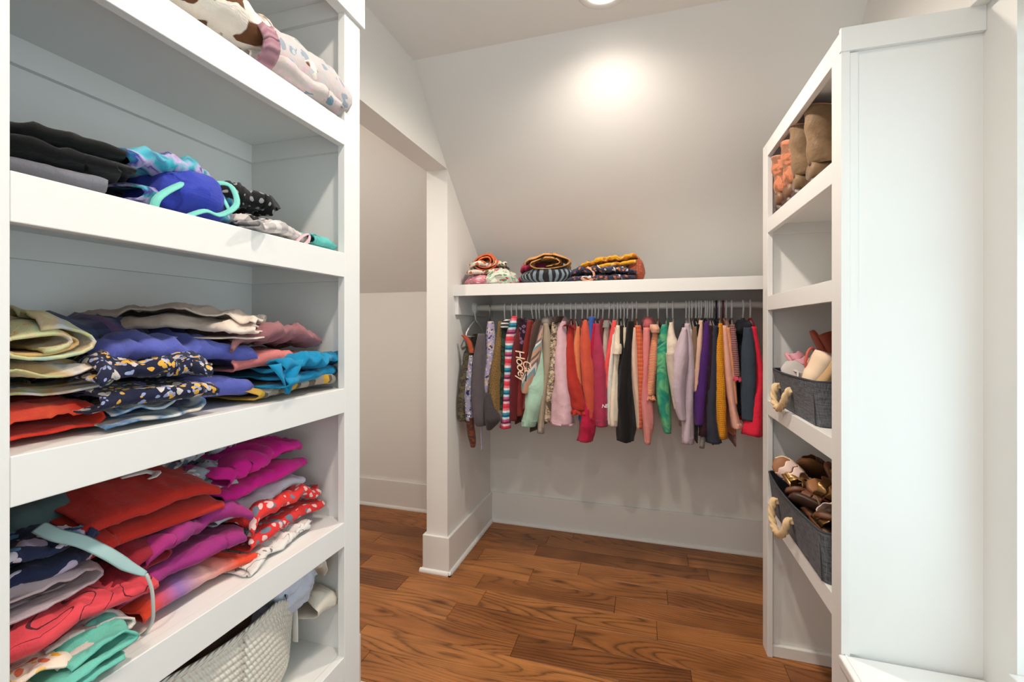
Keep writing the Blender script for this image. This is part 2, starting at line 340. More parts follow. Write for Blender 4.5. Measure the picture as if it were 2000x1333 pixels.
# ceiling downlights
def downlight(x, y, lab, dim=1.0):
    t = thing('recessed_light', (x, y, ZC), lab, 'light', 'recessed ceiling downlights')
    mb = MB(); rows = []
    for r, z in ((0.092, 0), (0.092, -0.003), (0.086, -0.006), (0.066, -0.005), (0.062, 0.0)):
        rows.append([(x + r * math.cos(a * PI / 24), y + r * math.sin(a * PI / 24), ZC + z) for a in range(48)])
    mb.grid(rows, True); mb.obj('trim_ring', TRIM, t, smooth=True)
    em = MATS.get('lens')
    if not em:
        q = NT('lens'); q.b.inputs['Emission Color'].default_value = (*LIGHT_COL, 1); q.b.inputs['Emission Strength'].default_value = 12; em = MATS['lens'] = q.m
    MB().grid([[(x + r * math.cos(a * PI / 24), y + r * math.sin(a * PI / 24), ZC - 0.0025) for a in range(48)] for r in (0.063, 0.001)], True, False, True).obj('lens', em, t)
    li = bpy.data.lights.new('downlight_bulb', 'SPOT'); li.energy = LIGHT_W * dim; li.color = LIGHT_COL; li.spot_size = math.radians(166); li.spot_blend = 0.75; li.shadow_soft_size = 0.045
    lo = bpy.data.objects.new('downlight_bulb', li); COL.objects.link(lo); lo.parent = t; lo.location = (0, 0, -0.02)
downlight(-0.135, 1.567, 'round recessed ceiling light just in front of the sloped wall')
downlight(-0.135, 0.50, 'round recessed ceiling light above the middle of the closet', 0.62)
downlight(-1.62, 1.35, 'unseen recessed ceiling light added to brighten the side alcove', 0.75)  # extra fixture out of view, added because the alcove came out too dark
downlight(-0.135, -0.60, 'round recessed ceiling light furthest from the clothes rail', 0.75)
# ------------------------------------------------------------------ left shelf unit
AX = -0.66
su = thing('shelf_unit', (-0.80, 0.58, 0), 'white built-in open shelf unit packed with folded clothes', 'shelf unit')
SZ = [2.06, 1.744, 1.440, 1.128, 0.820, 0.510, 0.200]
MB().box(AX - 0.0185, AX, 0.867, 0.924, 0, 1.996).obj('stile', TRIM, su, bevel=0.0012)
MB().box(AX - 0.0185, AX, 0.246, 0.306, 0, 1.996).obj('stile', TRIM, su, bevel=0.0012)
for i, z in enumerate(SZ):
    if i: MB().box(AX - 0.018, AX - 0.0003, 0.306, 0.867, z - 0.055, z + 0.001).obj('rail', TRIM, su, bevel=0.0012)
    MB().box(-0.952, AX - 0.0185, 0.285, 0.887, z - 0.019, z).obj('shelf', TRIM, su)
    if i < 6:
        MB().box(-0.952, -0.940, 0.285, 0.887, z - 0.062, z - 0.0192).obj('back_cleat', TRIM, su)
        MB().box(-0.940, AX - 0.0185, 0.877, 0.887, z - 0.062, z - 0.0192).obj('side_cleat', TRIM, su)
MB().box(-0.965, AX - 0.0185, 0.887, 0.908, 0, 2.06).obj('side_panel', TRIM, su)
MB().box(-0.965, AX - 0.0185, 0.264, 0.285, 0, 2.06).obj('side_panel', TRIM, su)
MB().box(-0.970, -0.952, 0.264, 0.908, 0, 2.06).obj('back_panel', TRIM, su)
MB().box(AX - 0.019, AX + 0.008, 0.236, 0.934, 1.996, 2.085).box(-0.970, AX - 0.019, 0.236, 0.934, 2.06, 2.085).obj('cap', TRIM, su, bevel=0.0015)
# ------------------------------------------------------------------ right shelf tower and the window seat in front of it
tw = thing('shelf_tower', (0.59, 1.62, 0), 'tall narrow white shelf tower holding shoe baskets and boots', 'shelf unit')
TX = 0.455
TZ = [1.687, 1.389, 0.988, 0.595]
MB().box(TX, TX + 0.0185, 1.251, 1.308, 0, 1.985).obj('stile', TRIM, tw, bevel=0.0012)
MB().box(TX, TX + 0.0185, 1.918, 1.987, 0, 1.985).obj('stile', TRIM, tw, bevel=0.0012)
MB().box(TX + 0.0003, TX + 0.018, 1.308, 1.918, 1.930, 1.985).obj('rail', TRIM, tw, bevel=0.0012)
for z in TZ:
    MB().box(TX + 0.0003, TX + 0.018, 1.308, 1.918, z - 0.054, z + 0.001).obj('rail', TRIM, tw, bevel=0.0012)
    MB().box(TX + 0.0185, XR, 1.278, 1.938, z - 0.019, z).obj('shelf', TRIM, tw)
    MB().box(TX + 0.0185, XR, 1.928, 1.938, z - 0.060, z - 0.0192).obj('side_cleat', TRIM, tw)
MB().box(TX + 0.0185, XR, 1.259, 1.278, 0, 1.985).obj('side_panel', TRIM, tw)
MB().box(TX + 0.0185, XR, 1.938, 1.957, 0, 1.985).obj('side_panel', TRIM, tw)
MB().box(TX + 0.0185, XR, 1.922, 1.938, 0, 0.045).obj('base_strip', TRIM, tw, bevel=0.003)
MB().box(TX + 0.0185, XR, 1.278, 1.938, 1.966, 1.985).obj('top_panel', TRIM, tw)
MB().box(TX + 0.0185, TX + 0.036, 1.2545, 1.259, 0.484, 1.930).obj('edge_strip', TRIM, tw)
MB().box(TX - 0.002, XR, 1.247, 1.259, 1.933, 1.990).obj('cap', TRIM, tw, bevel=0.0012)
ws = thing('window_bench', (0.59, 0.40, 0), 'low white window seat running from the shelf tower under the window', 'bench')
MB().box(0.448, XR, -0.6, 1.2505, 0.458, 0.482).obj('seat_top', TRIM, ws, bevel=0.004)
MB().box(0.452, 0.470, -0.6, 1.2505, 0, 0.4575).obj('front_panel', TRIM, ws)
MB().box(0.462, 0.466, -0.6, 1.2505, 0.482, 0.4835).obj('edge_bead', TRIM, ws)
MB().box(0.470, XR, -0.6, -0.58, 0, 0.4575).obj('end_panel', TRIM, ws)
# ------------------------------------------------------------------ closet shelf over the clothes rail
cs = thing('closet_shelf', (-0.12, 2.47, 1.337), 'long white shelf with bags above the hanging clothes', 'shelf')
MB().box(XL, XR, 2.190, YB, 1.476, 1.495).obj('board', TRIM, cs)
MB().box(XL, XR, 2.172, 2.190, 1.436, 1.4955).obj('nosing', TRIM, cs, bevel=0.0015)
MB().box(XL, XL + 0.019, 2.192, YB, 1.337, 1.4755).obj('side_cleat', TRIM, cs, bevel=0.0015)
MB().box(XL + 0.019, XR, YB - 0.019, YB, 1.385, 1.4755).obj('back_cleat', TRIM, cs, bevel=0.0015)
RY, RZ, RR = 2.42, 1.381, 0.0175
rd = thing('clothes_rail', (-0.12, RY, RZ), 'white round closet rail carrying the hanging clothes', 'rail')
MB().tube([(XL + 0.019, RY, RZ), (XR, RY, RZ)], RR, 20).obj('pole', plain('rail_white', C((242, 240, 236)), 0.4), rd, smooth=True)
fg = []
MB().tube([(XL + 0.0191, RY, RZ), (XL + 0.024, RY, RZ), (XL + 0.040, RY, RZ)], [0.034, 0.034, 0.024], 20).obj('flange', TRIM, rd, smooth=False)
HANGING = [
  (-0.9428, 'vest', 'dark olive brown vest at the far left end of the rail', 'olive', [(-0.9023, 2.225, 1.1306, 0.0276), (-0.9201, 2.225, 0.992, 0.0373), (-0.932, 2.225, 0.8532, 0.0388), (-0.935, 2.225, 0.7644, 0.0332)], 0.7473, [('strap', 'rust', [(-0.9275, 2.2, 1.2275, 0.0137), (-0.898, 2.2, 1.1922, 0.015), (-0.8804, 2.2, 1.1324, 0.0123)]), ('strap', 'rustbrown', [(-0.8921, 2.2, 0.7911, 0.0205), (-0.8833, 2.2, 0.7098, 0.0218), (-0.8746, 2.2, 0.6641, 0.0177), (-0.8717, 2.2, 0.6317, 0.0122)])], {'sl': 0}),
  (-0.8542, 'snow_bib', 'lavender snow bib with printed straps and dark grey body', 'bibprint', [(-0.7825, 2.225, 1.3013, 0.0163), (-0.7825, 2.225, 1.2142, 0.0272), (-0.7853, 2.225, 1.1054, 0.0272), (-0.7998, 2.225, 1.0233, 0.0232), (-0.8085, 2.225, 0.9466, 0.0246), (-0.8201, 2.225, 0.8997, 0.0191)], 0.7432, [('body_panel', 'bibgrey', [(-0.8253, 2.2, 1.2362, 0.0189), (-0.8368, 2.2, 1.106, 0.0325), (-0.8426, 2.2, 0.9431, 0.0353), (-0.8339, 2.2, 0.7945, 0.0352), (-0.831, 2.2, 0.7486, 0.0244)]), ('side_panel', 'bibprint2', [(-0.8804, 2.2, 1.1188, 0.0136), (-0.8951, 2.2, 0.9957, 0.0191), (-0.9009, 2.2, 0.8862, 0.0205), (-0.8921, 2.2, 0.772, 0.0218)]), ('pocket', 'bibgrey2', [(-0.7822, 2.2, 0.924, 0.0215), (-0.7708, 2.2, 0.8384, 0.0376), (-0.7651, 2.2, 0.785, 0.043), (-0.7822, 2.2, 0.7301, 0.0135)]), ('cord', 'lavcord', [(-0.7994, 2.2, 0.9179, 0.0081), (-0.8137, 2.2, 0.8362, 0.0054), (-0.8253, 2.2, 0.7408, 0.0041), (-0.8224, 2.2, 0.6138, 0.0027)])], {'bodymat': 'bibgrey', 'sl': 0}),
  (-0.7642, 'jacket', 'speckled brown tweed jacket near the left end', 'tweed', [(-0.7224, 2.225, 1.3011, 0.0162), (-0.7366, 2.225, 1.1604, 0.0243), (-0.7509, 2.225, 1.0248, 0.0352), (-0.7566, 2.225, 0.889, 0.0407), (-0.748, 2.225, 0.8027, 0.0379)], 0.7869, [], {'cuff': 'grey'}),
  (-0.7214, 'shirt', 'dark green shirt with white and black collar', 'green', [(-0.697, 2.225, 1.2687, 0.0202), (-0.7111, 2.225, 1.1608, 0.0175), (-0.7167, 2.225, 0.9988, 0.0162), (-0.7196, 2.225, 0.8367, 0.0162)], 0.8221, [('collar', 'whiteblk', [(-0.678, 2.2, 1.3112, 0.0133), (-0.6947, 2.2, 1.29, 0.0213), (-0.7003, 2.2, 1.2633, 0.0187)])], {}),
  (-0.6941, 'shirt', 'striped serape top in red white and turquoise', 'serape', [(-0.6493, 2.225, 1.3275, 0.0134), (-0.6632, 2.225, 1.274, 0.0241), (-0.6773, 2.225, 1.2096, 0.0242), (-0.6857, 2.225, 1.067, 0.0215), (-0.6913, 2.225, 0.9189, 0.0202), (-0.697, 2.225, 0.811, 0.0229), (-0.7026, 2.225, 0.7379, 0.0256)], 0.823, [], {}),
  (-0.6639, 'shirt', 'dark plum flowered top beside the striped top', 'plumfl', [(-0.6104, 2.225, 1.3166, 0.0266), (-0.6022, 2.225, 1.2421, 0.0239), (-0.6104, 2.225, 1.1355, 0.016), (-0.6243, 2.225, 1.0285, 0.0107)], 0.8549, [], {'sl': 0}),
  (-0.5984, 'hoodie', 'maroon hoodie with cream script lettering down its front', 'maroon', [(-0.6187, 2.225, 1.2793, 0.012), (-0.6354, 2.225, 1.1618, 0.024), (-0.6437, 2.225, 1.0012, 0.0294), (-0.6521, 2.225, 0.8671, 0.0268), (-0.6549, 2.225, 0.7812, 0.0187)], 0.7592, [], {'text': ('Hooey', -0.6281, 1.1556, 0.0661, 'cream')}),
  (-0.5777, 'sweatshirt', 'dark brick red sweatshirt right of the script hoodie', 'brick', [(-0.5638, 2.225, 1.3058, 0.0159), (-0.5829, 2.225, 1.2023, 0.0199), (-0.6022, 2.225, 1.0292, 0.0213), (-0.616, 2.225, 0.8955, 0.0213), (-0.6215, 2.225, 0.8099, 0.0187)], 0.7944, [], {}),
  (-0.5601, 'shirt', 'faded rosewood long sleeve top', 'rosewood', [(-0.5447, 2.225, 1.2845, 0.0119), (-0.5583, 2.225, 1.1761, 0.0159), (-0.5774, 2.225, 1.0167, 0.0186), (-0.5911, 2.225, 0.8435, 0.0173)], 0.8127, [], {}),
  (-0.5279, 'tee', 'espresso brown tee with cream lettering', 'espresso', [(-0.5093, 2.178, 1.31, 0.0155), (-0.5332, 2.178, 1.217, 0.0168), (-0.5545, 2.178, 1.1002, 0.013), (-0.5733, 2.178, 0.9958, 0.0104)], 0.6977, [], {'text': ('Ca', -0.5819, 1.1013, 0.0559, 'cream'), 'sl': 0, 'y0': 2.178}),
  (-0.5047, 'sweatshirt', 'mint green sweatshirt with patterned yoke and a long mint sleeve', 'mint', [(-0.5068, 2.225, 1.2319, 0.0066), (-0.5149, 2.225, 1.1239, 0.0237), (-0.5284, 2.225, 1.0182, 0.0422), (-0.5393, 2.225, 0.9466, 0.0528), (-0.5474, 2.225, 0.8855, 0.0529), (-0.5638, 2.225, 0.8132, 0.041), (-0.5774, 2.225, 0.7594, 0.0371)], 0.7641, [('yoke', 'aztec', [(-0.5038, 2.2, 1.2791, 0.013), (-0.5225, 2.2, 1.1957, 0.0261), (-0.5466, 2.2, 1.0857, 0.034), (-0.5709, 2.2, 0.9802, 0.0341), (-0.5791, 2.2, 0.9326, 0.0263)])], {'cuff': 'mint', 'bodymat': 'aztec'}),
  (-0.4816, 'jacket', 'light taupe jacket with grey hood', 'taupe', [(-0.4827, 2.225, 1.2897, 0.0131), (-0.48, 2.225, 1.2163, 0.0236), (-0.4747, 2.225, 1.1116, 0.0288), (-0.48, 2.225, 1.0328, 0.0223), (-0.4988, 2.225, 0.9009, 0.0184), (-0.5068, 2.225, 0.8085, 0.0171), (-0.5095, 2.225, 0.7268, 0.0171)], 0.7792, [], {'hood': ('greytaupe', -0.4887, 1.307), 'cuff': 'grey'}),
  (-0.4529, 'fleece', 'brown and beige camouflage fleece', 'camo', [(-0.4348, 2.225, 1.2948, 0.0156), (-0.4401, 2.225, 1.1905, 0.0235), (-0.4454, 2.225, 1.073, 0.0261), (-0.456, 2.225, 0.9552, 0.0261), (-0.4667, 2.225, 0.8632, 0.0196), (-0.4774, 2.225, 0.784, 0.0144)], 0.7866, [('collar', 'darkbrown', [(-0.4065, 2.2, 1.3252, 0.0205), (-0.4195, 2.2, 1.2944, 0.018)])], {}),
  (-0.4244, 'sweatshirt', 'pale pink sweatshirt with wide hem', 'palepink', [(-0.4006, 2.225, 1.2998, 0.0195), (-0.4033, 2.225, 1.2168, 0.0285), (-0.4006, 2.225, 1.0612, 0.0415), (-0.3954, 2.225, 0.9057, 0.0519), (-0.3928, 2.225, 0.7814, 0.057)], 0.765, [], {'hood': ('mauve', -0.4141, 1.3039), 'hemband': True}),
  (-0.3848, 'blouse', 'deep red blouse with ruffled cuff', 'redblouse', [(-0.3512, 2.225, 1.2687, 0.0155), (-0.359, 2.225, 1.1784, 0.0232), (-0.346, 2.225, 1.024, 0.0361), (-0.3228, 2.225, 0.9219, 0.0462), (-0.3126, 2.225, 0.8583, 0.0436)], 0.8497, [('collar', 'darkred', [(-0.3858, 2.2, 1.2738, 0.0077), (-0.36, 2.2, 1.284, 0.0128), (-0.3319, 2.2, 1.2586, 0.0076)])], {'ruffle': 'redblouse'}),
  (-0.3595, 'shirt', 'apricot orange top between the red blouse and rust hoodie', 'apricot', [(-0.3177, 2.225, 1.2739, 0.0077), (-0.3254, 2.225, 1.1865, 0.0167), (-0.3203, 2.225, 1.0761, 0.0154), (-0.3075, 2.225, 0.9611, 0.009)], 0.8977, [], {'sl': 0}),
  (-0.3233, 'hoodie', 'rust orange hoodie with smooth sleeve', 'rusthood', [(-0.282, 2.225, 1.3071, 0.0077), (-0.282, 2.225, 1.2304, 0.0256), (-0.2718, 2.225, 1.0773, 0.0357), (-0.2617, 2.225, 0.9247, 0.0331), (-0.2592, 2.225, 0.8152, 0.0255)], 0.8052, [], {}),
  (-0.2956, 'shirt', 'blue long sleeve top peeking out above and below rust clothes', 'blue', [(-0.2491, 2.225, 1.3222, 0.0165), (-0.2541, 2.225, 1.2687, 0.0115), (-0.2592, 2.225, 1.1668, 0.0064), (-0.2743, 2.225, 0.9113, 0.0102), (-0.2896, 2.225, 0.8211, 0.0256), (-0.282, 2.225, 0.7807, 0.0192)], 0.7774, [], {}),
  (-0.2709, 'shirt', 'crimson top with a low hanging cuff', 'crimson', [(-0.2365, 2.225, 1.2891, 0.0102), (-0.2465, 2.225, 1.167, 0.014), (-0.2541, 2.225, 1.0141, 0.0127), (-0.2718, 2.225, 0.8221, 0.0383), (-0.2743, 2.225, 0.7531, 0.0396), (-0.2845, 2.225, 0.7013, 0.0371)], 0.698, [], {}),
  (-0.2545, 'sweatshirt', 'raspberry sweatshirt with small white letters near the cuff', 'raspberry', [(-0.2214, 2.225, 1.289, 0.0114), (-0.2189, 2.225, 1.2054, 0.0253), (-0.2114, 2.225, 1.0662, 0.0329), (-0.2065, 2.225, 0.9271, 0.0354), (-0.204, 2.225, 0.8337, 0.0329), (-0.204, 2.225, 0.7831, 0.0304)], 0.7719, [], {'text': ('NB', -0.1836, 0.8788, 0.0254, 'white'), 'cuff': 'raspberry'}),
  (-0.2381, 'shirt', 'brown maroon high collar top', 'brownmaroon', [(-0.194, 2.225, 1.3092, 0.0164), (-0.199, 2.225, 1.2435, 0.0164), (-0.194, 2.225, 1.1424, 0.0088)], 0.877, [], {'sl': 0}),
  (-0.2137, 'shirt', 'greige ribbed top beside the raspberry sweatshirt', 'greige', [(-0.1742, 2.225, 1.2939, 0.0113), (-0.1841, 2.225, 1.2183, 0.0164), (-0.1866, 2.225, 1.1425, 0.0126), (-0.1791, 2.225, 1.067, 0.0063)], 0.9038, [('collar', 'grey', [(-0.1747, 2.2, 1.3036, 0.0125), (-0.1771, 2.2, 1.2688, 0.015)])], {'sl': 0}),
  (-0.1814, 'shirt', 'bright coral top beside the raspberry sweatshirt', 'coral', [(-0.1398, 2.225, 1.3039, 0.01), (-0.1545, 2.225, 1.2059, 0.0151), (-0.1742, 2.225, 1.0798, 0.0176), (-0.1791, 2.225, 0.9662, 0.0101)], 0.8778, [], {}),
  (-0.1547, 'shirt', 'white cotton long sleeve top', 'white', [(-0.1422, 2.225, 1.2687, 0.0088), (-0.152, 2.225, 1.1808, 0.0151), (-0.1619, 2.225, 1.0298, 0.0151), (-0.1643, 2.225, 0.8913, 0.0126), (-0.1643, 2.225, 0.7906, 0.0113)], 0.8135, [], {}),
  (-0.1361, 'sweater', 'cream sweater with a rolled sleeve', 'cream', [(-0.1227, 2.225, 1.2788, 0.01), (-0.1251, 2.225, 1.2087, 0.015), (-0.1275, 2.225, 1.1435, 0.0175), (-0.1349, 2.225, 1.0682, 0.0113), (-0.1398, 2.225, 0.9552, 0.0176), (-0.1447, 2.225, 0.837, 0.0238), (-0.1447, 2.225, 0.7868, 0.0201)], 0.7861, [('roll', 'cream', [(-0.1237, 2.2, 1.1896, 0.0173), (-0.1237, 2.2, 1.1697, 0.021), (-0.1261, 2.2, 1.14, 0.021)])], {'cuff': 'cream'}),
  (-0.1202, 'cardigan', 'dark brown cardigan left of the long black garment', 'blackbrown', [(-0.1056, 2.225, 1.2787, 0.0112), (-0.1056, 2.225, 1.1564, 0.0137), (-0.1032, 2.225, 1.0441, 0.0125)], 0.8558, [], {'sl': 0}),
  (-0.1017, 'shirt', 'small beige top with a pendant tip', 'beige', [(-0.0911, 2.225, 1.2688, 0.0087), (-0.0935, 2.225, 1.2139, 0.01), (-0.0911, 2.225, 1.1441, 0.0037)], 0.9596, [], {'sl': 0}),
  (-0.086, 'sweatpants', 'long black garment hanging lowest in the middle', 'black', [(-0.0622, 2.225, 1.2986, 0.0174), (-0.0718, 2.225, 1.1942, 0.0224), (-0.0863, 2.225, 1.0695, 0.0324), (-0.0911, 2.225, 0.9198, 0.0411), (-0.0839, 2.225, 0.7957, 0.0423), (-0.0887, 2.225, 0.7156, 0.0361)], 0.697, [], {}),
  (-0.0598, 'shirt', 'rose beige long sleeve top', 'rosebeige', [(-0.0454, 2.225, 1.2688, 0.0087), (-0.0478, 2.225, 1.1573, 0.0173), (-0.0407, 2.225, 1.0088, 0.0173), (-0.0311, 2.225, 0.8732, 0.0111), (-0.0264, 2.225, 0.7795, 0.0074)], 0.809, [], {}),
  (-0.039, 'shirt', 'orange plaid shirt left of the dusty pink hoodie', 'orangeplaid', [(-0.0288, 2.225, 1.2787, 0.0148), (-0.0193, 2.225, 1.1577, 0.0173), (-0.0145, 2.225, 1.0097, 0.0173), (-0.0169, 2.225, 0.8863, 0.0111), (-0.0193, 2.225, 0.78, 0.0086)], 0.7966, [], {}),
  (0.0176, 'hoodie', 'dusty pink hoodie with hood up round its hanger', 'dustypink', [(0.0114, 2.225, 1.2688, 0.016), (0.0091, 2.225, 1.1581, 0.0172), (0.002, 2.225, 1.0226, 0.0197), (0.0091, 2.225, 0.9122, 0.0258), (0.0161, 2.225, 0.802, 0.0246), (0.0161, 2.225, 0.7086, 0.0135)], 0.7862, [], {'hood': ('rose', 0.0194, 1.2996)}),
  (0.0709, 'knit_sweater', 'peach ribbed knit top with gathered cuff', 'peachknit', [(0.0535, 2.225, 1.2688, 0.011), (0.0466, 2.225, 1.1709, 0.0184), (0.0372, 2.225, 1.0728, 0.022), (0.0302, 2.225, 1.0039, 0.0221), (0.0255, 2.225, 0.9449, 0.0221)], 0.8883, [('roll', 'peach', [(0.0437, 2.2, 1.2833, 0.0169), (0.0483, 2.2, 1.264, 0.0218), (0.0506, 2.2, 1.2446, 0.0169)])], {'ruffle': 'peachknit'}),
  (0.1135, 'hoodie', 'green tie dye hoodie left of the cream tee', 'greentie', [(0.0929, 2.225, 1.2834, 0.0097), (0.0837, 2.225, 1.2079, 0.0243), (0.0814, 2.225, 1.0861, 0.0268), (0.0837, 2.225, 0.9401, 0.0292), (0.0952, 2.225, 0.8434, 0.0243), (0.1067, 2.225, 0.7688, 0.0146)], 0.8297, [], {'cuff': 'green2'}),
  (0.1409, 'tee', 'cream tee with wide cap sleeve', 'creamtee', [(0.1227, 2.225, 1.293, 0.0085), (0.1227, 2.225, 1.2325, 0.0182), (0.125, 2.225, 1.1913, 0.0327), (0.1227, 2.225, 1.1477, 0.0291)], 0.9433, [('under_sleeve', 'beigetee', [(0.1168, 2.2, 1.149, 0.0192), (0.1258, 2.2, 1.0534, 0.0191), (0.1371, 2.2, 0.9343, 0.0119), (0.1416, 2.2, 0.8867, 0.0072)])], {}),
  (0.2048, 'sweatshirt', 'greyed lavender sweatshirt with thick cuffs', 'lavender', [(0.1928, 2.225, 1.288, 0.0108), (0.1995, 2.225, 1.1729, 0.024), (0.2017, 2.225, 1.0292, 0.0264), (0.1972, 2.225, 0.8853, 0.0252), (0.195, 2.225, 0.7269, 0.0264)], 0.835, [('front_panel', 'lavender', [(0.1795, 2.2, 1.2688, 0.0095), (0.1639, 2.2, 1.1379, 0.0333), (0.1505, 2.2, 1.0065, 0.0322), (0.1572, 2.2, 0.8995, 0.0238), (0.1706, 2.2, 0.836, 0.0143)])], {'cuff': 'lavender'}),
  (0.2194, 'shirt', 'small white top right of the lavender sweatshirt', 'white', [(0.2062, 2.225, 1.2592, 0.0084), (0.2084, 2.225, 1.185, 0.0084), (0.2106, 2.225, 1.1013, 0.0048)], 0.9472, [], {'sl': 0}),
  (0.2315, 'shirt', 'brown gathered top between lavender and nude clothes', 'brown', [(0.2262, 2.225, 1.2736, 0.0096), (0.2262, 2.225, 1.1733, 0.0131), (0.2218, 2.225, 1.0777, 0.0096)], 0.923, [], {'sl': 0}),
  (0.2508, 'shirt', 'black top peeking out beside the nude top', 'black', [(0.2417, 2.225, 1.2831, 0.0095), (0.2373, 2.225, 1.2092, 0.0083)], 0.7266, [], {'sl': 0}),
  (0.2653, 'shirt', 'nude beige long sleeve top', 'nude', [(0.2527, 2.225, 1.3021, 0.0083), (0.2439, 2.225, 1.1854, 0.0167), (0.2351, 2.225, 1.0661, 0.0155), (0.2284, 2.225, 0.9704, 0.0095)], 0.874, [], {}),
  (0.2749, 'sweater', 'deep purple sweater left of the charcoal navy garment', 'purple', [(0.2791, 2.225, 1.2973, 0.0083), (0.2725, 2.225, 1.1858, 0.0214), (0.2593, 2.225, 1.043, 0.0285), (0.2505, 2.225, 0.9119, 0.0286), (0.2483, 2.225, 0.8166, 0.025)], 0.8013, [], {}),
  (0.294, 'shirt', 'plum black top right of the purple sweater', 'plumblack', [(0.2943, 2.225, 1.2783, 0.0095), (0.2943, 2.225, 1.1387, 0.0118), (0.2834, 2.225, 0.9609, 0.0166), (0.2637, 2.225, 0.7653, 0.0214)], 0.7483, [], {}),
  (0.3035, 'shirt', 'grey lace top mostly hidden behind charcoal', 'lacegrey', [(0.2987, 2.225, 1.2452, 0.0071), (0.3009, 2.225, 1.127, 0.0095), (0.2769, 2.225, 0.8895, 0.0119), (0.2571, 2.225, 0.7077, 0.0107)], 0.7035, [], {}),
  (0.3154, 'shirt', 'maroon narrow top beside the charcoal sweatshirt', 'brownmaroon', [(0.303, 2.225, 1.2334, 0.0083), (0.3009, 2.225, 1.0916, 0.0095)], 0.878, [], {'sl': 0}),
  (0.3272, 'sweatpants', 'charcoal navy garment left of the mustard top', 'charcoal', [(0.3139, 2.225, 1.2783, 0.0106), (0.3074, 2.225, 1.139, 0.0165), (0.2987, 2.225, 0.997, 0.0236), (0.2943, 2.225, 0.8549, 0.0307), (0.3074, 2.225, 0.7376, 0.0354)], 0.7221, [], {}),
  (0.3461, 'shirt', 'black top on a dark blue hanger', 'black', [(0.3247, 2.225, 1.2688, 0.0094), (0.329, 2.225, 1.1511, 0.0082)], 0.8795, [], {'sl': 0, 'hanger': 'navy'}),
  (0.3602, 'shirt', 'mustard yellow waffle knit top', 'mustard', [(0.3355, 2.225, 1.2876, 0.0082), (0.3333, 2.225, 1.21, 0.0165), (0.3312, 2.225, 1.0923, 0.0247), (0.3333, 2.225, 0.9513, 0.0271), (0.3398, 2.225, 0.7588, 0.0247)], 0.7538, [], {}),
  (0.3765, 'shirt', 'pale peach pink top on a red hanger', 'palepeach', [(0.3526, 2.225, 1.2782, 0.0082), (0.3633, 2.225, 1.14, 0.0164), (0.3761, 2.225, 0.9999, 0.0199), (0.3889, 2.225, 0.8954, 0.0152), (0.4058, 2.225, 0.8078, 0.0198)], 0.7634, [], {'hanger': 'red'}),
  (0.3905, 'shirt', 'tan orange top beside the pale peach top', 'tanorange', [(0.3676, 2.225, 1.2688, 0.0082), (0.3804, 2.225, 1.152, 0.0105), (0.391, 2.225, 1.0355, 0.0093), (0.3995, 2.225, 0.9193, 0.0082)], 0.7749, [], {}),
  (0.416, 'knit_sweater', 'ribbed rose knit top with red frilled sleeve', 'rosknit', [(0.3867, 2.225, 1.2828, 0.0093), (0.3931, 2.225, 1.1639, 0.0163), (0.4037, 2.225, 1.0476, 0.0163)], 0.7151, [], {'ruffle': 'redpink'}),
  (0.4665, 'hoodie', 'slate grey hoodie with navy hood', 'slate', [(0.4498, 2.225, 1.2688, 0.0162), (0.454, 2.225, 1.1648, 0.0289), (0.4561, 2.225, 1.003, 0.0324), (0.4561, 2.225, 0.8481, 0.0277)], 0.8339, [], {'hood': ('navy', 0.447, 1.2834)}),
  (0.4983, 'jacket', 'bright red pink jacket at the right end of the rail', 'redjacket', [(0.4727, 2.225, 1.2735, 0.0092), (0.4892, 2.225, 1.1538, 0.0138), (0.4974, 2.225, 1.0505, 0.0184), (0.4871, 2.225, 0.9351, 0.0322), (0.4727, 2.225, 0.7845, 0.0438)], 0.7801, [], {}),
]
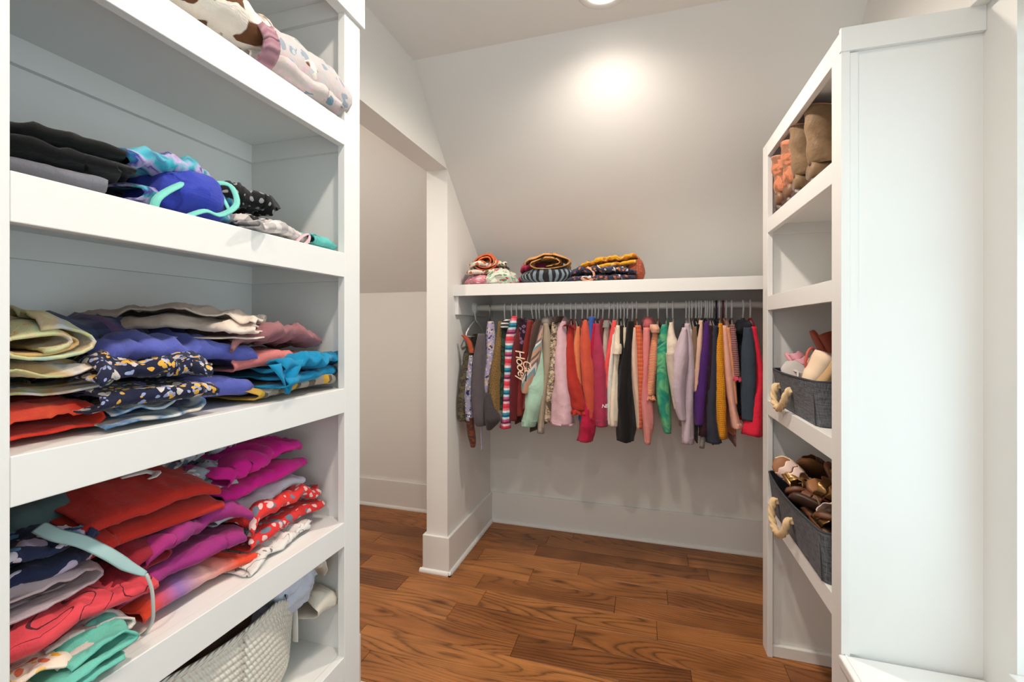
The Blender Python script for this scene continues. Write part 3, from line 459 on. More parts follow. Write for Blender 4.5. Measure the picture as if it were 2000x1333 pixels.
FOLDED = [
  ('fold', 'throw_blanket', 'brown and white cow print throw on the top shelf', 'blanket', 'cow', -0.8075, 0.605, 1.745, 0.265, 0.33, 0.125, {'n': 2, 'amp': 1.3, 'rot': 0.06}),
  ('roll', 'quilted_pants', 'pale flowered quilted pants with mauve waistband rolled up', 'pants', 'palefloral', -0.7175, 0.77, 1.745, 0.145, 0.23, 0.11, {'n': 1.6, 'axis': 'y', 'band': 'mauverib', 'rot': -0.12, 'amp': 1.0}),
  ('fold', 'quilted_jacket', 'pale flowered quilted top under the rolled quilted pants', 'top', 'palefloral2', -0.7525, 0.7625, 1.745, 0.175, 0.205, 0.05, {'n': 2, 'amp': 1.1, 'rot': -0.2}),
  ('fold', 'sweatpants', 'grey folded sweatpants at the bottom of a stack behind the left post', 'pants', 'greyfold', -0.82, 0.3925, 1.441, 0.24, 0.155, 0.036, {'n': 2, 'amp': 0.5, 'rot': -0.42}),
  ('fold', 'leggings', 'black leggings folded over grey sweatpants', 'leggings', 'blackfold', -0.82, 0.4025, 1.478, 0.24, 0.175, 0.022, {'n': 1, 'amp': 0.6, 'rot': -0.42}),
  ('fold', 'leggings', 'black ribbed leggings topmost of the dark stack', 'leggings', 'blackfold2', -0.8275, 0.41, 1.501, 0.245, 0.18, 0.024, {'n': 1, 'amp': 0.7, 'rot': -0.45}),
  ('fold', 'swimsuit', 'teal and purple tie dye swimsuit', 'swimsuit', 'swimtie', -0.8025, 0.545, 1.441, 0.195, 0.21, 0.095, {'n': 3, 'amp': 1.9, 'rot': 0.15}),
  ('lump', 'bikini', 'royal blue bikini top with mint green straps', 'swimsuit', 'royal', -0.736, 0.5375, 1.441, 0.128, 0.125, 0.072, {'n': 2, 'amp': 1.0, 'rot': 0.1, 'straps': [('mintstrap', 0.006, [(-0.672, 0.461, 1.4394), (-0.67, 0.4666, 1.4577), (-0.68, 0.5034, 1.4868), (-0.69, 0.5438, 1.5084), (-0.68, 0.5669, 1.4978), (-0.668, 0.5803, 1.4636)]), ('mintstrap', 0.005, [(-0.667, 0.5015, 1.4362), (-0.664, 0.5317, 1.4537), (-0.664, 0.5581, 1.4536), (-0.666, 0.5903, 1.4791), (-0.69, 0.6014, 1.5152), (-0.7, 0.5836, 1.5168), (-0.7, 0.5789, 1.5031)])]}),
  ('fold', 'pajama_shirt', 'black pajama top with small white print', 'pajamas', 'blackprint', -0.815, 0.69, 1.441, 0.17, 0.14, 0.095, {'n': 3, 'amp': 1.4, 'rot': -0.2}),
  ('fold', 'shirt', 'small raspberry pink garment behind the bikini top', 'shirt', 'raspberry', -0.865, 0.65, 1.441, 0.13, 0.1, 0.115, {'n': 3, 'amp': 0.8}),
  ('fold', 'scarf', 'black and white checked scarf under the black print', 'scarf', 'blackcheck', -0.736, 0.655, 1.441, 0.128, 0.09, 0.035, {'n': 2, 'amp': 1.4, 'rot': 0.2}),
  ('fold', 'shorts', 'white and grey plaid ruffled shorts spilling over the shelf edge', 'shorts', 'greyplaid', -0.722, 0.705, 1.441, 0.116, 0.16, 0.028, {'n': 2, 'amp': 1.5, 'rot': 0.12, 'straps': [('palepinkm', 0.0035, [(-0.668, 0.7229, 1.4348), (-0.672, 0.7481, 1.4563), (-0.68, 0.7775, 1.4669), (-0.67, 0.7646, 1.4509), (-0.666, 0.7442, 1.4364)])]}),
  ('fold', 'hair_wrap', 'small teal cloth wrap by itself near the right post', 'cloth', 'tealsat', -0.7175, 0.805, 1.441, 0.085, 0.06, 0.024, {'n': 2, 'amp': 1.2, 'rot': 0.3}),
  ('foldy', 'swim_shorts', 'orange red folded trunks lowest at the left end of the third shelf', 'shorts', 'orangered', -0.8075, 0.3625, 1.129, 0.185, 0.125, 0.045, {'n': 2, 'amp': 1.0}),
  ('foldy', 'sweatpants', 'white and blue pastel tie dye sweatpants', 'pants', 'pasteltie', -0.811, 0.3675, 1.176, 0.198, 0.155, 0.052, {'n': 2, 'amp': 1.2}),
  ('roll', 'leggings', 'pastel tie dye leggings rolled with tan inside', 'leggings', 'pasteltie2', -0.809, 0.3625, 1.226, 0.182, 0.125, 0.046, {'n': 1.5, 'axis': 'x', 'amp': 1.0, 'inner': 'tanin'}),
  ('roll', 'shirt', 'dark navy plaid shirt rolled up at the back of the third shelf', 'shirt', 'navyplaid', -0.865, 0.485, 1.215, 0.13, 0.15, 0.07, {'n': 1.6, 'axis': 'y', 'amp': 1.0, 'rot': 0.2}),
  ('fold', 'sweatshirt', 'periwinkle blue sweatshirt folded in the middle of the third shelf', 'sweatshirt', 'periwinkle', -0.8225, 0.5425, 1.129, 0.215, 0.225, 0.128, {'n': 3, 'amp': 1.4, 'rot': -0.05}),
  ('foldy', 'leggings', 'taupe to cream leggings lying folded over the periwinkle sweatshirt', 'leggings', 'taupecream', -0.8025, 0.5975, 1.245, 0.255, 0.105, 0.058, {'n': 3, 'amp': 1.1, 'rot': 0.62}),
  ('fold', 'pajama_pants', 'navy pajama pants with small coloured print', 'pajamas', 'navyprint', -0.7575, 0.49, 1.15, 0.165, 0.17, 0.075, {'n': 3, 'amp': 1.5, 'rot': -0.05}),
  ('foldy', 'tank_shirt', 'blue and white tie dye tank under the navy pajama pants', 'top', 'bluetie', -0.764, 0.4825, 1.129, 0.152, 0.145, 0.036, {'n': 2, 'amp': 1.2}),
  ('fold', 'tee', 'mauve to coral ombre tee', 't-shirt', 'mauveombre', -0.8, 0.7325, 1.18, 0.2, 0.235, 0.09, {'n': 3, 'amp': 1.8, 'rot': 0.1}),
  ('fold', 'tee', 'teal blue tee hanging over the shelf edge by the right post', 't-shirt', 'tealtee', -0.764, 0.7685, 1.15, 0.192, 0.207, 0.062, {'n': 3, 'amp': 1.6, 'rot': 0.22, 'flap': [(-0.664, 0.655, 1.2), (-0.662, 0.74, 1.205), (-0.655, 0.69, 1.143)]}),
  ('fold', 'flannel_shirt', 'mustard and grey plaid flannel shirt at the bottom near the right post', 'shirt', 'mustardplaid', -0.781, 0.755, 1.129, 0.198, 0.22, 0.042, {'n': 2, 'amp': 1.2}),
  ('fold', 'sweatshirt', 'dark slate green stack of cloth behind the left post', 'sweatshirt', 'slategreen', -0.87, 0.42, 0.821, 0.14, 0.16, 0.19, {'n': 5, 'amp': 0.8}),
  ('fold', 'tee', 'red orange tee with a small white motif', 't-shirt', 'redtee', -0.823, 0.509, 0.945, 0.214, 0.182, 0.058, {'n': 3, 'amp': 0.5, 'rot': -0.12, 'tilt': 0.22, 'motif': True}),
  ('fold', 'dress', 'navy and lavender flowered dress under the red tee', 'dress', 'navylav', -0.809, 0.3575, 0.945, 0.182, 0.135, 0.055, {'n': 3, 'amp': 1.4}),
  ('foldy', 'fleece', 'grey mauve fleece on the left of the fourth shelf', 'fleece', 'greymauve', -0.79, 0.3575, 0.912, 0.18, 0.135, 0.036, {'n': 1, 'amp': 1.2}),
  ('fold', 'pajama_pants', 'coral red pajama pants with thin dark line print', 'pajamas', 'coralline', -0.791, 0.3825, 0.872, 0.198, 0.185, 0.042, {'n': 2, 'amp': 1.1, 'rot': 0.08}),
  ('foldy', 'blouse', 'grey blouse with faint flowers under the coral pajama pants', 'blouse', 'greyfloral', -0.774, 0.405, 0.845, 0.172, 0.08, 0.032, {'n': 2, 'amp': 1.2}),
  ('foldy', 'pajama_shirt', 'cream pajama top with yellow and orange flowers in the lower left corner', 'pajamas', 'creamflower', -0.7575, 0.3285, 0.821, 0.165, 0.087, 0.062, {'n': 2, 'amp': 1.0}),
  ('foldy', 'swimsuit', 'mint green folded swimsuit on the fourth shelf', 'swimsuit', 'mintsuit', -0.756, 0.395, 0.821, 0.168, 0.07, 0.045, {'n': 3, 'amp': 1.2, 'rot': -0.1}),
  ('fold', 'hoodie', 'magenta purple hoodie under the red tee', 'hoodie', 'magpurple', -0.81, 0.5525, 0.868, 0.22, 0.195, 0.082, {'n': 3, 'amp': 1.2}),
  ('fold', 'tee', 'orange and lavender tie dye tee below the magenta purple hoodie', 't-shirt', 'orangelav', -0.813, 0.565, 0.821, 0.214, 0.18, 0.045, {'n': 2, 'amp': 0.8}),
  ('fold', 'skirt', 'ruffled grey blue flowered skirt on top of the hot pink top', 'skirt', 'greyblueflor', -0.84, 0.63, 0.985, 0.14, 0.14, 0.06, {'n': 3, 'amp': 2.2, 'rot': 0.3}),
  ('fold', 'shirt', 'pale grey shirt under the ruffled skirt', 'shirt', 'palegrey', -0.8375, 0.615, 0.945, 0.145, 0.13, 0.04, {'n': 2, 'amp': 1.2}),
  ('fold', 'shirt', 'hot pink top folded on the fourth shelf', 'top', 'hotpink', -0.8325, 0.715, 0.935, 0.195, 0.23, 0.08, {'n': 3, 'amp': 1.4, 'rot': 0.15}),
  ('fold', 'leggings', 'pale lavender grey leggings under the hot pink top', 'leggings', 'lavgrey', -0.8275, 0.71, 0.905, 0.185, 0.22, 0.03, {'n': 2, 'amp': 1.0, 'rot': 0.08}),
  ('fold', 'shorts', 'red shorts with small white and blue print', 'shorts', 'redprint', -0.809, 0.75, 0.842, 0.202, 0.21, 0.075, {'n': 4, 'amp': 1.3, 'rot': 0.12}),
  ('fold', 'pajama_shirt', 'white pajama top with grey print at the bottom under the red shorts', 'pajamas', 'whiteprint', -0.796, 0.71, 0.821, 0.208, 0.18, 0.025, {'n': 2, 'amp': 1.0, 'rot': 0.1}),
  ('foldy', 'shirt', 'dark crimson shirt behind the coral pajama pants', 'shirt', 'darkcrim', -0.806, 0.47, 0.86, 0.188, 0.06, 0.09, {'n': 3, 'amp': 1.0}),
  ('fold', 'blouse', 'dark flowered blouse left of the woven basket', 'blouse', 'darkflor', -0.79, 0.395, 0.511, 0.18, 0.13, 0.09, {'n': 3, 'amp': 1.6}),
  ('lump', 'baby_sling', 'pink polka dot cloth lying at the left end of the long shelf', 'cloth', 'pinkdot', -0.8175, 2.3075, 1.496, 0.275, 0.185, 0.055, {'n': 2, 'amp': 1.7, 'fa': 'x'}),
  ('lump', 'baby_sling', 'white cloth with green and red flowers beside the pink polka dots', 'cloth', 'greenflor', -0.7375, 2.29, 1.496, 0.185, 0.18, 0.07, {'n': 3, 'amp': 1.9, 'fa': 'x', 'rot': 0.1}),
  ('fold', 'tote_bag', 'pale flowered bag under the orange cloth', 'bag', 'paleflor3', -0.83, 2.33, 1.548, 0.2, 0.18, 0.075, {'n': 3, 'amp': 1.5, 'rot': 0.2}),
  ('roll', 'baby_sling', 'orange cloth rolled up on top of the flowered bag', 'cloth', 'orangecl', -0.83, 2.3125, 1.572, 0.13, 0.175, 0.095, {'n': 2.3, 'axis': 'x', 'amp': 1.2, 'rot': 0.15}),
  ('lump', 'swaddle', 'black and grey striped cloth in the middle pile', 'cloth', 'stripebag', -0.4875, 2.315, 1.496, 0.305, 0.21, 0.078, {'n': 2, 'amp': 0.8}),
  ('roll', 'swaddle', 'mustard printed cloth rolled on top of the striped cloth', 'cloth', 'mustprint', -0.485, 2.3175, 1.56, 0.27, 0.205, 0.075, {'n': 1.7, 'axis': 'x', 'amp': 1.3, 'rot': 0.05}),
  ('fold', 'swaddle', 'raspberry red cloth at the back of the middle pile', 'cloth', 'raspberry', -0.575, 2.39, 1.496, 0.15, 0.16, 0.115, {'n': 3, 'amp': 1.0}),
  ('fold', 'swaddle', 'navy flowered cloth in the right pile', 'cloth', 'navyflor', -0.195, 2.3025, 1.496, 0.33, 0.195, 0.068, {'n': 3, 'amp': 1.5, 'straps': [('peachstrap', 0.008, [(-0.2681, 2.195, 1.5658), (-0.2407, 2.195, 1.5447), (-0.2358, 2.195, 1.5169), (-0.2557, 2.195, 1.4975), (-0.2807, 2.195, 1.5007), (-0.2983, 2.195, 1.5139)])]}),
  ('fold', 'swaddle', 'golden yellow cloth on top of the navy flowered cloth', 'cloth', 'goldcl', -0.165, 2.33, 1.562, 0.27, 0.18, 0.05, {'n': 3, 'amp': 1.3, 'rot': -0.12, 'tx': 0.1}),
  ('lump', 'pouch', 'brick red round pouch at the right end of the long shelf pile', 'bag', 'brickpouch', -0.035, 2.2925, 1.496, 0.08, 0.135, 0.098, {'n': 1, 'amp': 0.8}),
]
RIBBON = [(-0.74, 0.3692, 1.0151), (-0.72, 0.3767, 1.004), (-0.705, 0.3952, 0.9896), (-0.695, 0.4181, 0.9638), (-0.69, 0.4397, 0.9368), (-0.685, 0.4596, 0.9156)]
STRING = [(-0.685, 0.4596, 0.9156), (-0.682, 0.4651, 0.8924), (-0.684, 0.4686, 0.8603), (-0.69, 0.4713, 0.8389), (-0.7, 0.4689, 0.8227), (-0.715, 0.461, 0.8131), (-0.722, 0.4535, 0.8131)]
# ------------------------------------------------------------------ cloth materials
FAB = {
 'olive': ((92, 82, 66), 'camo', [(70, 62, 52), (110, 98, 78)]), 'rust': ((172, 78, 52),), 'rustbrown': ((118, 62, 40), 'camo', [(78, 46, 34)]),
 'bibprint': ((168, 156, 186), 'floral', [(214, 190, 160), (60, 62, 96), (206, 200, 214)]), 'bibprint2': ((150, 150, 176), 'floral', [(44, 50, 86), (210, 170, 150), (216, 210, 214)]),
 'bibgrey': ((92, 84, 88),), 'bibgrey2': ((70, 64, 66),), 'lavcord': ((160, 152, 178),), 'tweed': ((74, 54, 30), 'tweed', [(150, 118, 70)]), 'grey': ((140, 136, 132),),
 'green': ((44, 70, 56), 'camo', [(30, 40, 36)]), 'whiteblk': ((205, 205, 200), 'stripes', [(30, 32, 36)], 55),
 'serape': ((214, 58, 76), 'stripes', [(232, 120, 140), (236, 230, 226), (64, 150, 176), (30, 96, 130), (200, 220, 224), (196, 92, 130), (120, 40, 84), (236, 190, 200), (226, 70, 84)], 8.5),
 'plumfl': ((44, 22, 34), 'floral', [(120, 90, 120), (30, 14, 24)]), 'maroon': ((98, 30, 34),), 'brick': ((124, 42, 36),), 'rosewood': ((134, 58, 56),), 'espresso': ((76, 58, 50),),
 'mint': ((174, 208, 186),), 'aztec': ((196, 148, 124), 'geo', [(112, 98, 96), (206, 162, 138), (122, 108, 112), (226, 214, 206), (112, 158, 166), (196, 148, 124)], 1.0),
 'taupe': ((168, 150, 130),), 'greytaupe': ((138, 128, 120),), 'camo': ((92, 78, 68), 'camo', [(196, 168, 136), (120, 104, 92), (206, 186, 160)]), 'darkbrown': ((50, 38, 34),),
 'palepink': ((216, 176, 184),), 'mauve': ((176, 138, 146),), 'redblouse': ((176, 50, 40),), 'darkred': ((120, 30, 34),), 'apricot': ((222, 126, 84),), 'rusthood': ((204, 84, 62),),
 'blue': ((66, 100, 176),), 'crimson': ((176, 26, 62),), 'raspberry': ((170, 52, 82),), 'brownmaroon': ((104, 40, 42),), 'greige': ((190, 172, 160),), 'coral': ((240, 88, 84),),
 'white': ((226, 222, 212),), 'cream': ((232, 214, 192),), 'blackbrown': ((34, 28, 26),), 'beige': ((212, 196, 172),), 'black': ((22, 20, 20),), 'rosebeige': ((218, 182, 162),),
 'orangeplaid': ((214, 104, 66), 'plaid', [(190, 84, 56), (226, 136, 96)], 4.5), 'dustypink': ((226, 136, 130), 'ombre', [(206, 116, 120), (230, 150, 140)], 1.5), 'rose': ((178, 92, 96),),
 'peachknit': ((236, 166, 130), 'rib', [(214, 136, 104)], 1.2), 'peach': ((232, 176, 148),), 'greentie': ((30, 128, 118), 'tiedye', [(46, 150, 120), (110, 186, 130), (24, 110, 110)], 1.3), 'green2': ((70, 172, 128),),
 'creamtee': ((228, 210, 192),), 'beigetee': ((198, 180, 164),), 'lavender': ((196, 176, 186),), 'brown': ((128, 102, 80),), 'nude': ((220, 178, 156),), 'purple': ((74, 34, 104),), 'plumblack': ((48, 22, 32),),
 'lacegrey': ((150, 144, 140), 'tweed', [(110, 104, 100)]), 'charcoal': ((50, 52, 64),), 'mustard': ((236, 160, 36), 'waffle', [(196, 120, 20)]), 'palepeach': ((232, 172, 152),), 'tanorange': ((222, 146, 106),),
 'rosknit': ((180, 128, 124), 'rib', [(120, 80, 80)], 0.9), 'redpink': ((206, 78, 100),), 'slate': ((58, 68, 80),), 'navy': ((28, 30, 42),), 'redjacket': ((226, 40, 66),),
 'cow': ((236, 226, 214), 'cow', [(104, 66, 40)], 1.25), 'palefloral': ((202, 192, 190), 'floral', [(150, 160, 172), (214, 184, 190), (190, 196, 200)]), 'palefloral2': ((204, 192, 188), 'floral', [(120, 150, 166), (216, 190, 196)], 0.9), 'mauverib': ((186, 146, 156), 'rib', [(150, 108, 120)], -0.6),
 'greyfold': ((116, 116, 124),), 'blackfold': ((20, 20, 22),), 'blackfold2': ((30, 30, 30),), 'swimtie': ((24, 130, 150), 'tiedye', [(60, 52, 130), (60, 170, 186), (190, 170, 210), (40, 60, 140), (30, 120, 140)], 1.8), 'royal': ((52, 66, 172),), 'mintstrap': ((126, 206, 192),),
 'blackprint': ((20, 20, 22), 'dots', [(150, 150, 150)], 1.0), 'blackcheck': ((26, 24, 24), 'plaid', [(216, 206, 200)], 1.2), 'greyplaid': ((232, 224, 220), 'plaid', [(176, 170, 168)], 1.6), 'palepinkm': ((216, 176, 186),), 'tealsat': ((96, 186, 178),),
 'orangered': ((228, 68, 40), 'tiedye', [(214, 50, 36), (236, 90, 58), (190, 44, 40)], 0.8), 'pasteltie': ((226, 222, 216), 'tiedye', [(120, 150, 176), (224, 212, 200), (216, 178, 130), (190, 200, 150), (226, 222, 220), (196, 150, 196)], 1.1),
 'pasteltie2': ((150, 190, 200), 'tiedye', [(210, 214, 160), (220, 196, 160), (200, 204, 206), (214, 216, 130)], 1.2), 'tanin': ((206, 168, 112),), 'navyplaid': ((52, 52, 84), 'plaid', [(70, 80, 110), (100, 70, 110)], 1.2),
 'periwinkle': ((84, 92, 170), 'tiedye', [(92, 98, 180), (78, 86, 158), (104, 106, 190)], 0.5), 'taupecream': ((156, 138, 130), 'ombre', [(170, 152, 142), (222, 202, 186), (234, 218, 204)], 2.7),
 'navyprint': ((30, 32, 58), 'floral', [(206, 196, 190), (226, 170, 70), (150, 160, 200)], 1.6), 'bluetie': ((206, 212, 214), 'tiedye', [(70, 110, 150), (216, 206, 190), (50, 56, 100)], 1.6), 'mauveombre': ((136, 92, 98), 'uombre', [(160, 100, 104), (224, 124, 116), (234, 150, 140), (150, 100, 104)], 1.6),
 'tealtee': ((16, 132, 176),), 'mustardplaid': ((196, 180, 168), 'plaid', [(96, 86, 70), (214, 164, 40)], 1.0), 'slategreen': ((84, 104, 104),), 'redtee': ((192, 46, 36),), 'navylav': ((40, 46, 76), 'floral', [(190, 176, 206), (90, 140, 180), (216, 206, 220)], 0.6),
 'greymauve': ((190, 170, 176),), 'coralline': ((226, 74, 84), 'lines', [(90, 30, 44)], 0.8), 'greyfloral': ((206, 192, 186), 'floral', [(180, 150, 150), (224, 214, 206)], 0.8), 'creamflower': ((240, 222, 204), 'floral', [(238, 180, 50), (232, 120, 80), (246, 200, 120)], 0.9),
 'mintsuit': ((110, 190, 172),), 'magpurple': ((166, 44, 112), 'tiedye', [(150, 48, 120), (180, 44, 110)], 0.5), 'orangelav': ((232, 70, 44), 'ombre', [(150, 110, 170), (226, 170, 160), (232, 80, 50), (226, 60, 40)], 4.2),
 'greyblueflor': ((150, 158, 168), 'floral', [(90, 100, 112), (206, 200, 196), (120, 60, 66)], 1.3), 'palegrey': ((200, 204, 204),), 'hotpink': ((214, 30, 142),), 'lavgrey': ((206, 200, 208),), 'redprint': ((218, 50, 48), 'floral', [(110, 120, 134), (228, 190, 186)], 1.1),
 'whiteprint': ((224, 218, 212), 'lines', [(130, 120, 116)], 1.6), 'darkcrim': ((140, 30, 44),), 'darkflor': ((80, 74, 74), 'floral', [(190, 180, 170), (50, 48, 50)], 1.2),
 'pinkdot': ((222, 142, 156), 'dots', [(244, 232, 232)], 0.75), 'greenflor': ((214, 224, 206), 'floral', [(96, 150, 110), (226, 200, 196), (206, 70, 84)], 0.8), 'paleflor3': ((232, 222, 206), 'floral', [(196, 110, 70), (90, 120, 80)], 0.9), 'orangecl': ((226, 112, 62), 'tiedye', [(214, 96, 52), (234, 130, 80)], 0.7),
 'stripebag': ((40, 38, 40), 'cross', [(122, 136, 146)], 80.0), 'mustprint': ((206, 152, 84), 'floral', [(60, 50, 46), (190, 130, 66), (216, 150, 130)], 0.7), 'navyflor': ((62, 62, 84), 'floral', [(216, 206, 200), (190, 110, 70), (40, 38, 56)], 0.9), 'peachstrap': ((222, 160, 130),),
 'goldcl': ((222, 160, 40), 'floral', [(196, 120, 50), (236, 190, 110)], 0.7), 'brickpouch': ((160, 80, 58), 'dots', [(190, 110, 84)], 1.2), 'lavblue': ((196, 200, 216),), 'creamcloth': ((220, 208, 192),), 'browncloth': ((122, 94, 78),),
}
def M(k):
    a = FAB[k]; return fabric('cloth_' + k, a[0], a[1] if len(a) > 1 else None, a[2] if len(a) > 2 else (), a[3] if len(a) > 3 else 1.0)
CREAM = plain('print_cream', C((236, 206, 176)), 0.8); WHITEP = plain('print_white', C((240, 236, 234)), 0.7)
# ------------------------------------------------------------------ folded garments
def sheet(prof, q0, q1, nq, fn):
    """prof: list of (p, z, s, key); fn maps (p, z, q, key) to a world point"""
    mb = MB(); rows = []; uv = []
    for j in range(nq + 1):
        q = q0 + (q1 - q0) * j / nq
        rows.append([fn(p, z, q, k) for p, z, s, k in prof]); uv += [(s, q - q0) for p, z, s, k in prof]
    return mb.grid(rows, uvs=uv)
def zigzag(n, lp, h, rg):
    m = 2 * n; d = h / m; P = []; s = 0; last = None
    for i in range(m):
        fwd = (i % 2 == 0); zc = d * (i + 0.5)
        a, b = -lp / 2 * rg.uniform(0.86, 1.0), lp / 2 * rg.uniform(0.93, 1.0)
        if i == m - 1: b = lp / 2 * rg.uniform(0.7, 0.98)
        if i == 0: a = -lp / 2
        if last is not None:
            if fwd: a = last
            else: b = last
        ps = [a + (b - d / 2 - a) * t / 15 for t in range(16)] if fwd else [b - d / 2 + (a - b + d / 2) * t / 15 for t in range(16)]
        for p in ps: P.append((p, zc, i))
        if i < m - 1:
            e = ps[-1]; sg = 1 if fwd else -1
            for t in (1, 2, 3, 4):
                th = PI * t / 5; P.append((e + sg * math.sin(th) * d * 0.8, zc + d / 2 * (1 - math.cos(th)), i + 0.5))
            last = (b if fwd else e)
            last = e + (d / 2 if fwd else 0) if fwd else e
    out = []; pp = None
    for p, z, k in P:
        if pp: s += math.hypot(p - pp[0], z - pp[1])
        out.append((p, z, s, k)); pp = (p, z)
    return out
def spiral(n, lp, h):
    out = []; s = 0; pp = None; N = int(n * 16)
    for i in range(N + 1):
        th = 2 * PI * n * i / N; r = 0.42 + 0.58 * i / N
        p = lp / 2 * r * math.cos(th - PI / 2); z = h / 2 + h / 2 * r * math.sin(th - PI / 2)
        if pp: s += math.hypot(p - pp[0], z - pp[1])
        out.append((p, z, s, 0)); pp = (p, z)
    return out
def make_folded(kind, name, label, cat, mat, cx, cy, z0, lx, ly, h, k):
    seed = (sum(ord(c) * (i + 1) for i, c in enumerate(label)) % 1000) * 0.173
    rg = random.Random(label); amp = k.get('amp', 1.0); n = k.get('n', 2); h = h * k.get('hs', 1.12)
    if kind in ('fold', 'foldy') : n = {1: 1, 2: 1, 3: 2, 4: 2, 5: 3}.get(n, n)
    front = Vector((0, -1, 0)) if cy > 2 else Vector((1, 0, 0)); side = Vector((1, 0, 0)) if cy > 2 else Vector((0, 1, 0))
    lf, ls = (ly, lx) if cy > 2 else (lx, ly)
    if kind == 'foldy' or (kind == 'roll' and k.get('axis') == 'x'): pa, qa, lp, lq = side, front, ls, lf
    else: pa, qa, lp, lq = front, side, lf, ls
    R = Matrix.Rotation(k.get('rot', 0), 3, 'Z'); pa = R @ pa; qa = R @ qa; c = Vector((cx, cy, 0))
    tilt = k.get('tilt', 0); tx = k.get('tx', 0)
    t = thing(name, (cx, cy, z0), label, cat, k.get('group'))
    def fn(p, z, q, key):
        e = abs(2 * q / lq); u = z / h
        zz = z * (1 - 0.22 * e ** 4) * (1 - 0.18 * max(0.0, -2 * p / lp) ** 2)
        qn = N3(key * 1.7 + seed, p * 9, q * 9)
        pw = p + 0.014 * amp * noise.noise((q * 16, key * 0.9 + seed, 3.1)) * (1 if abs(p) > lp * 0.3 else 0.5)
        qw = q + (0.010 * qn.x + rg_off.get(int(key), 0)) * (e > 0.55) * e
        P = c + pa * pw + qa * qw
        a = N3(P.x * 7 + seed, P.y * 7, zz * 9 + seed); b = N3(P.x * 19 + seed, P.y * 19, zz * 14)
        rid = 0.5 - abs(noise.noise((p * 9 + seed * 2 + q * 16, q * 26 - p * 13, key * 0.15)))
        P += Vector((a.x, a.y, 0)) * (0.015 * amp * min(1, u * 1.6)) + Vector((b.x, b.y, 0)) * 0.006 * amp
        dz = (a.z * 0.015 + b.z * 0.007 + (rid - 0.25) * 0.020) * amp * u
        cr = abs(noise.noise((P.x * 34 + seed, P.y * 34 - seed, zz * 20))) + 0.6 * abs(noise.noise((P.x * 60 - seed, P.y * 60, zz * 30)))
        dz -= (0.0075 * math.exp(-cr * 9) - 0.002) * amp * u
        if kind == 'lump': w3 = N3(P.x * 42 + seed, P.y * 42, zz * 42); P += Vector((w3.x, w3.y, 0)) * 0.006 * amp; dz -= 0.010 * math.exp(-cr * 6) * amp * u
        P.z = z0 + max(0.0016 + 0.0012 * key, zz + dz) + tilt * (lp / 2 - p) + tx * q
        return P
    rg_off = {i: rg.uniform(-0.012, 0.012) for i in range(24)}
    if kind in ('fold', 'foldy'):
        prof = zigzag(n, lp * 0.97, h, rg); mb = sheet(prof, -lq / 2, lq / 2, 44, fn)
        o = mb.obj('cloth', M(mat), t, smooth=True, solid=0.0028)
    elif kind == 'roll':
        prof = spiral(n, lp, h); mb = sheet(prof, -lq / 2, lq / 2, 44, fn); o = mb.obj('cloth', M(mat), t, smooth=True, solid=0.004)
        if k.get('band'):
            sgn = -1
            pr = [(p * 1.05, (z - h / 2) * 1.05 + h / 2, s, 0) for p, z, s, kk in spiral(1.0, lp, h) if True]
            pr = [(lp / 2 * 1.04 * math.cos(a), h / 2 + h / 2 * 1.06 * math.sin(a), a * 0.05, 0) for a in [2 * PI * i / 28 for i in range(29)]]
            sheet(pr, -lq / 2 - 0.012, -lq / 2 + 0.022, 4, fn).obj('waistband', M(k['band']), t, smooth=True, solid=0.006)
        if k.get('inner'):
            pr = [(lp / 2 * 0.62 * math.cos(a), h / 2 + h / 2 * 0.62 * math.sin(a), a * 0.05, 0) for a in [2 * PI * i / 28 for i in range(29)]]
            sheet(pr, lq / 2 - 0.10, lq / 2 - 0.004, 6, fn).obj('lining', M(k['inner']), t, smooth=True, solid=0.003)
    else:
        rows = []; uv = []
        for i in range(31):
            ph = PI * i / 30
            row = []
            for j in range(57):
                th = 2 * PI * j / 56; sx = math.copysign(abs(math.sin(ph)) ** 0.6, 1)
                p = lp / 2 * sx * math.copysign(abs(math.cos(th)) ** 0.75, math.cos(th)); q = lq / 2 * sx * math.copysign(abs(math.sin(th)) ** 0.75, math.sin(th))
                z = h / 2 - h / 2 * math.cos(ph); row.append(fn(p, z, q, 0)); uv.append((th * 0.06, ph * 0.06))
            rows.append(row)
        MB().grid(rows, uvs=uv).obj('cloth', M(mat), t, smooth=True); mb = None
    for m, wd, pts in k.get('straps', []):
        MB().tube(spline(pts, 30), wd, 8, 0.35, up=(0.6, -0.6, 0.5)).obj('strap', M(m), t, smooth=True)
    if 'flap' in k:
        a, b, d = [Vector(v) for v in k['flap']]; rows = []
        for i in range(9):
            f = i / 8; l = a.lerp(d, f); r = b.lerp(d, f)
            rows.append([l.lerp(r, j / 8) + Vector((0.006 * math.sin(j * 1.1 + f * 2) + 0.012 * f * (1 - f), 0, 0)) for j in range(9)])
        MB().grid(rows, uvs=[(i * 0.01, j * 0.01) for i in range(9) for j in range(9)]).obj('flap', M(mat), t, smooth=True, solid=0.003)
    if k.get('motif'):
        def topz(x, y): return max([v[2] for v in mb.v if abs(v[0] - x) < 0.022 and abs(v[1] - y) < 0.022] or [z0 + h])
        pts = [(-0.782 + 0.014 * math.cos(a), 0.510 + 0.022 * math.sin(a) * 1.4, 0) for a in [PI * (0.1 + i * 0.13) for i in range(9)]]
        MB().tube([(x, y, topz(x, y) + 0.003) for x, y, z in pts], [0.003, 0.005, 0.006, 0.007, 0.007, 0.007, 0.006, 0.005, 0.003], 8, 0.3, up=(0, 0, 1)).obj('print', WHITEP, t, smooth=True)
    return t
for row in FOLDED: make_folded(*row)
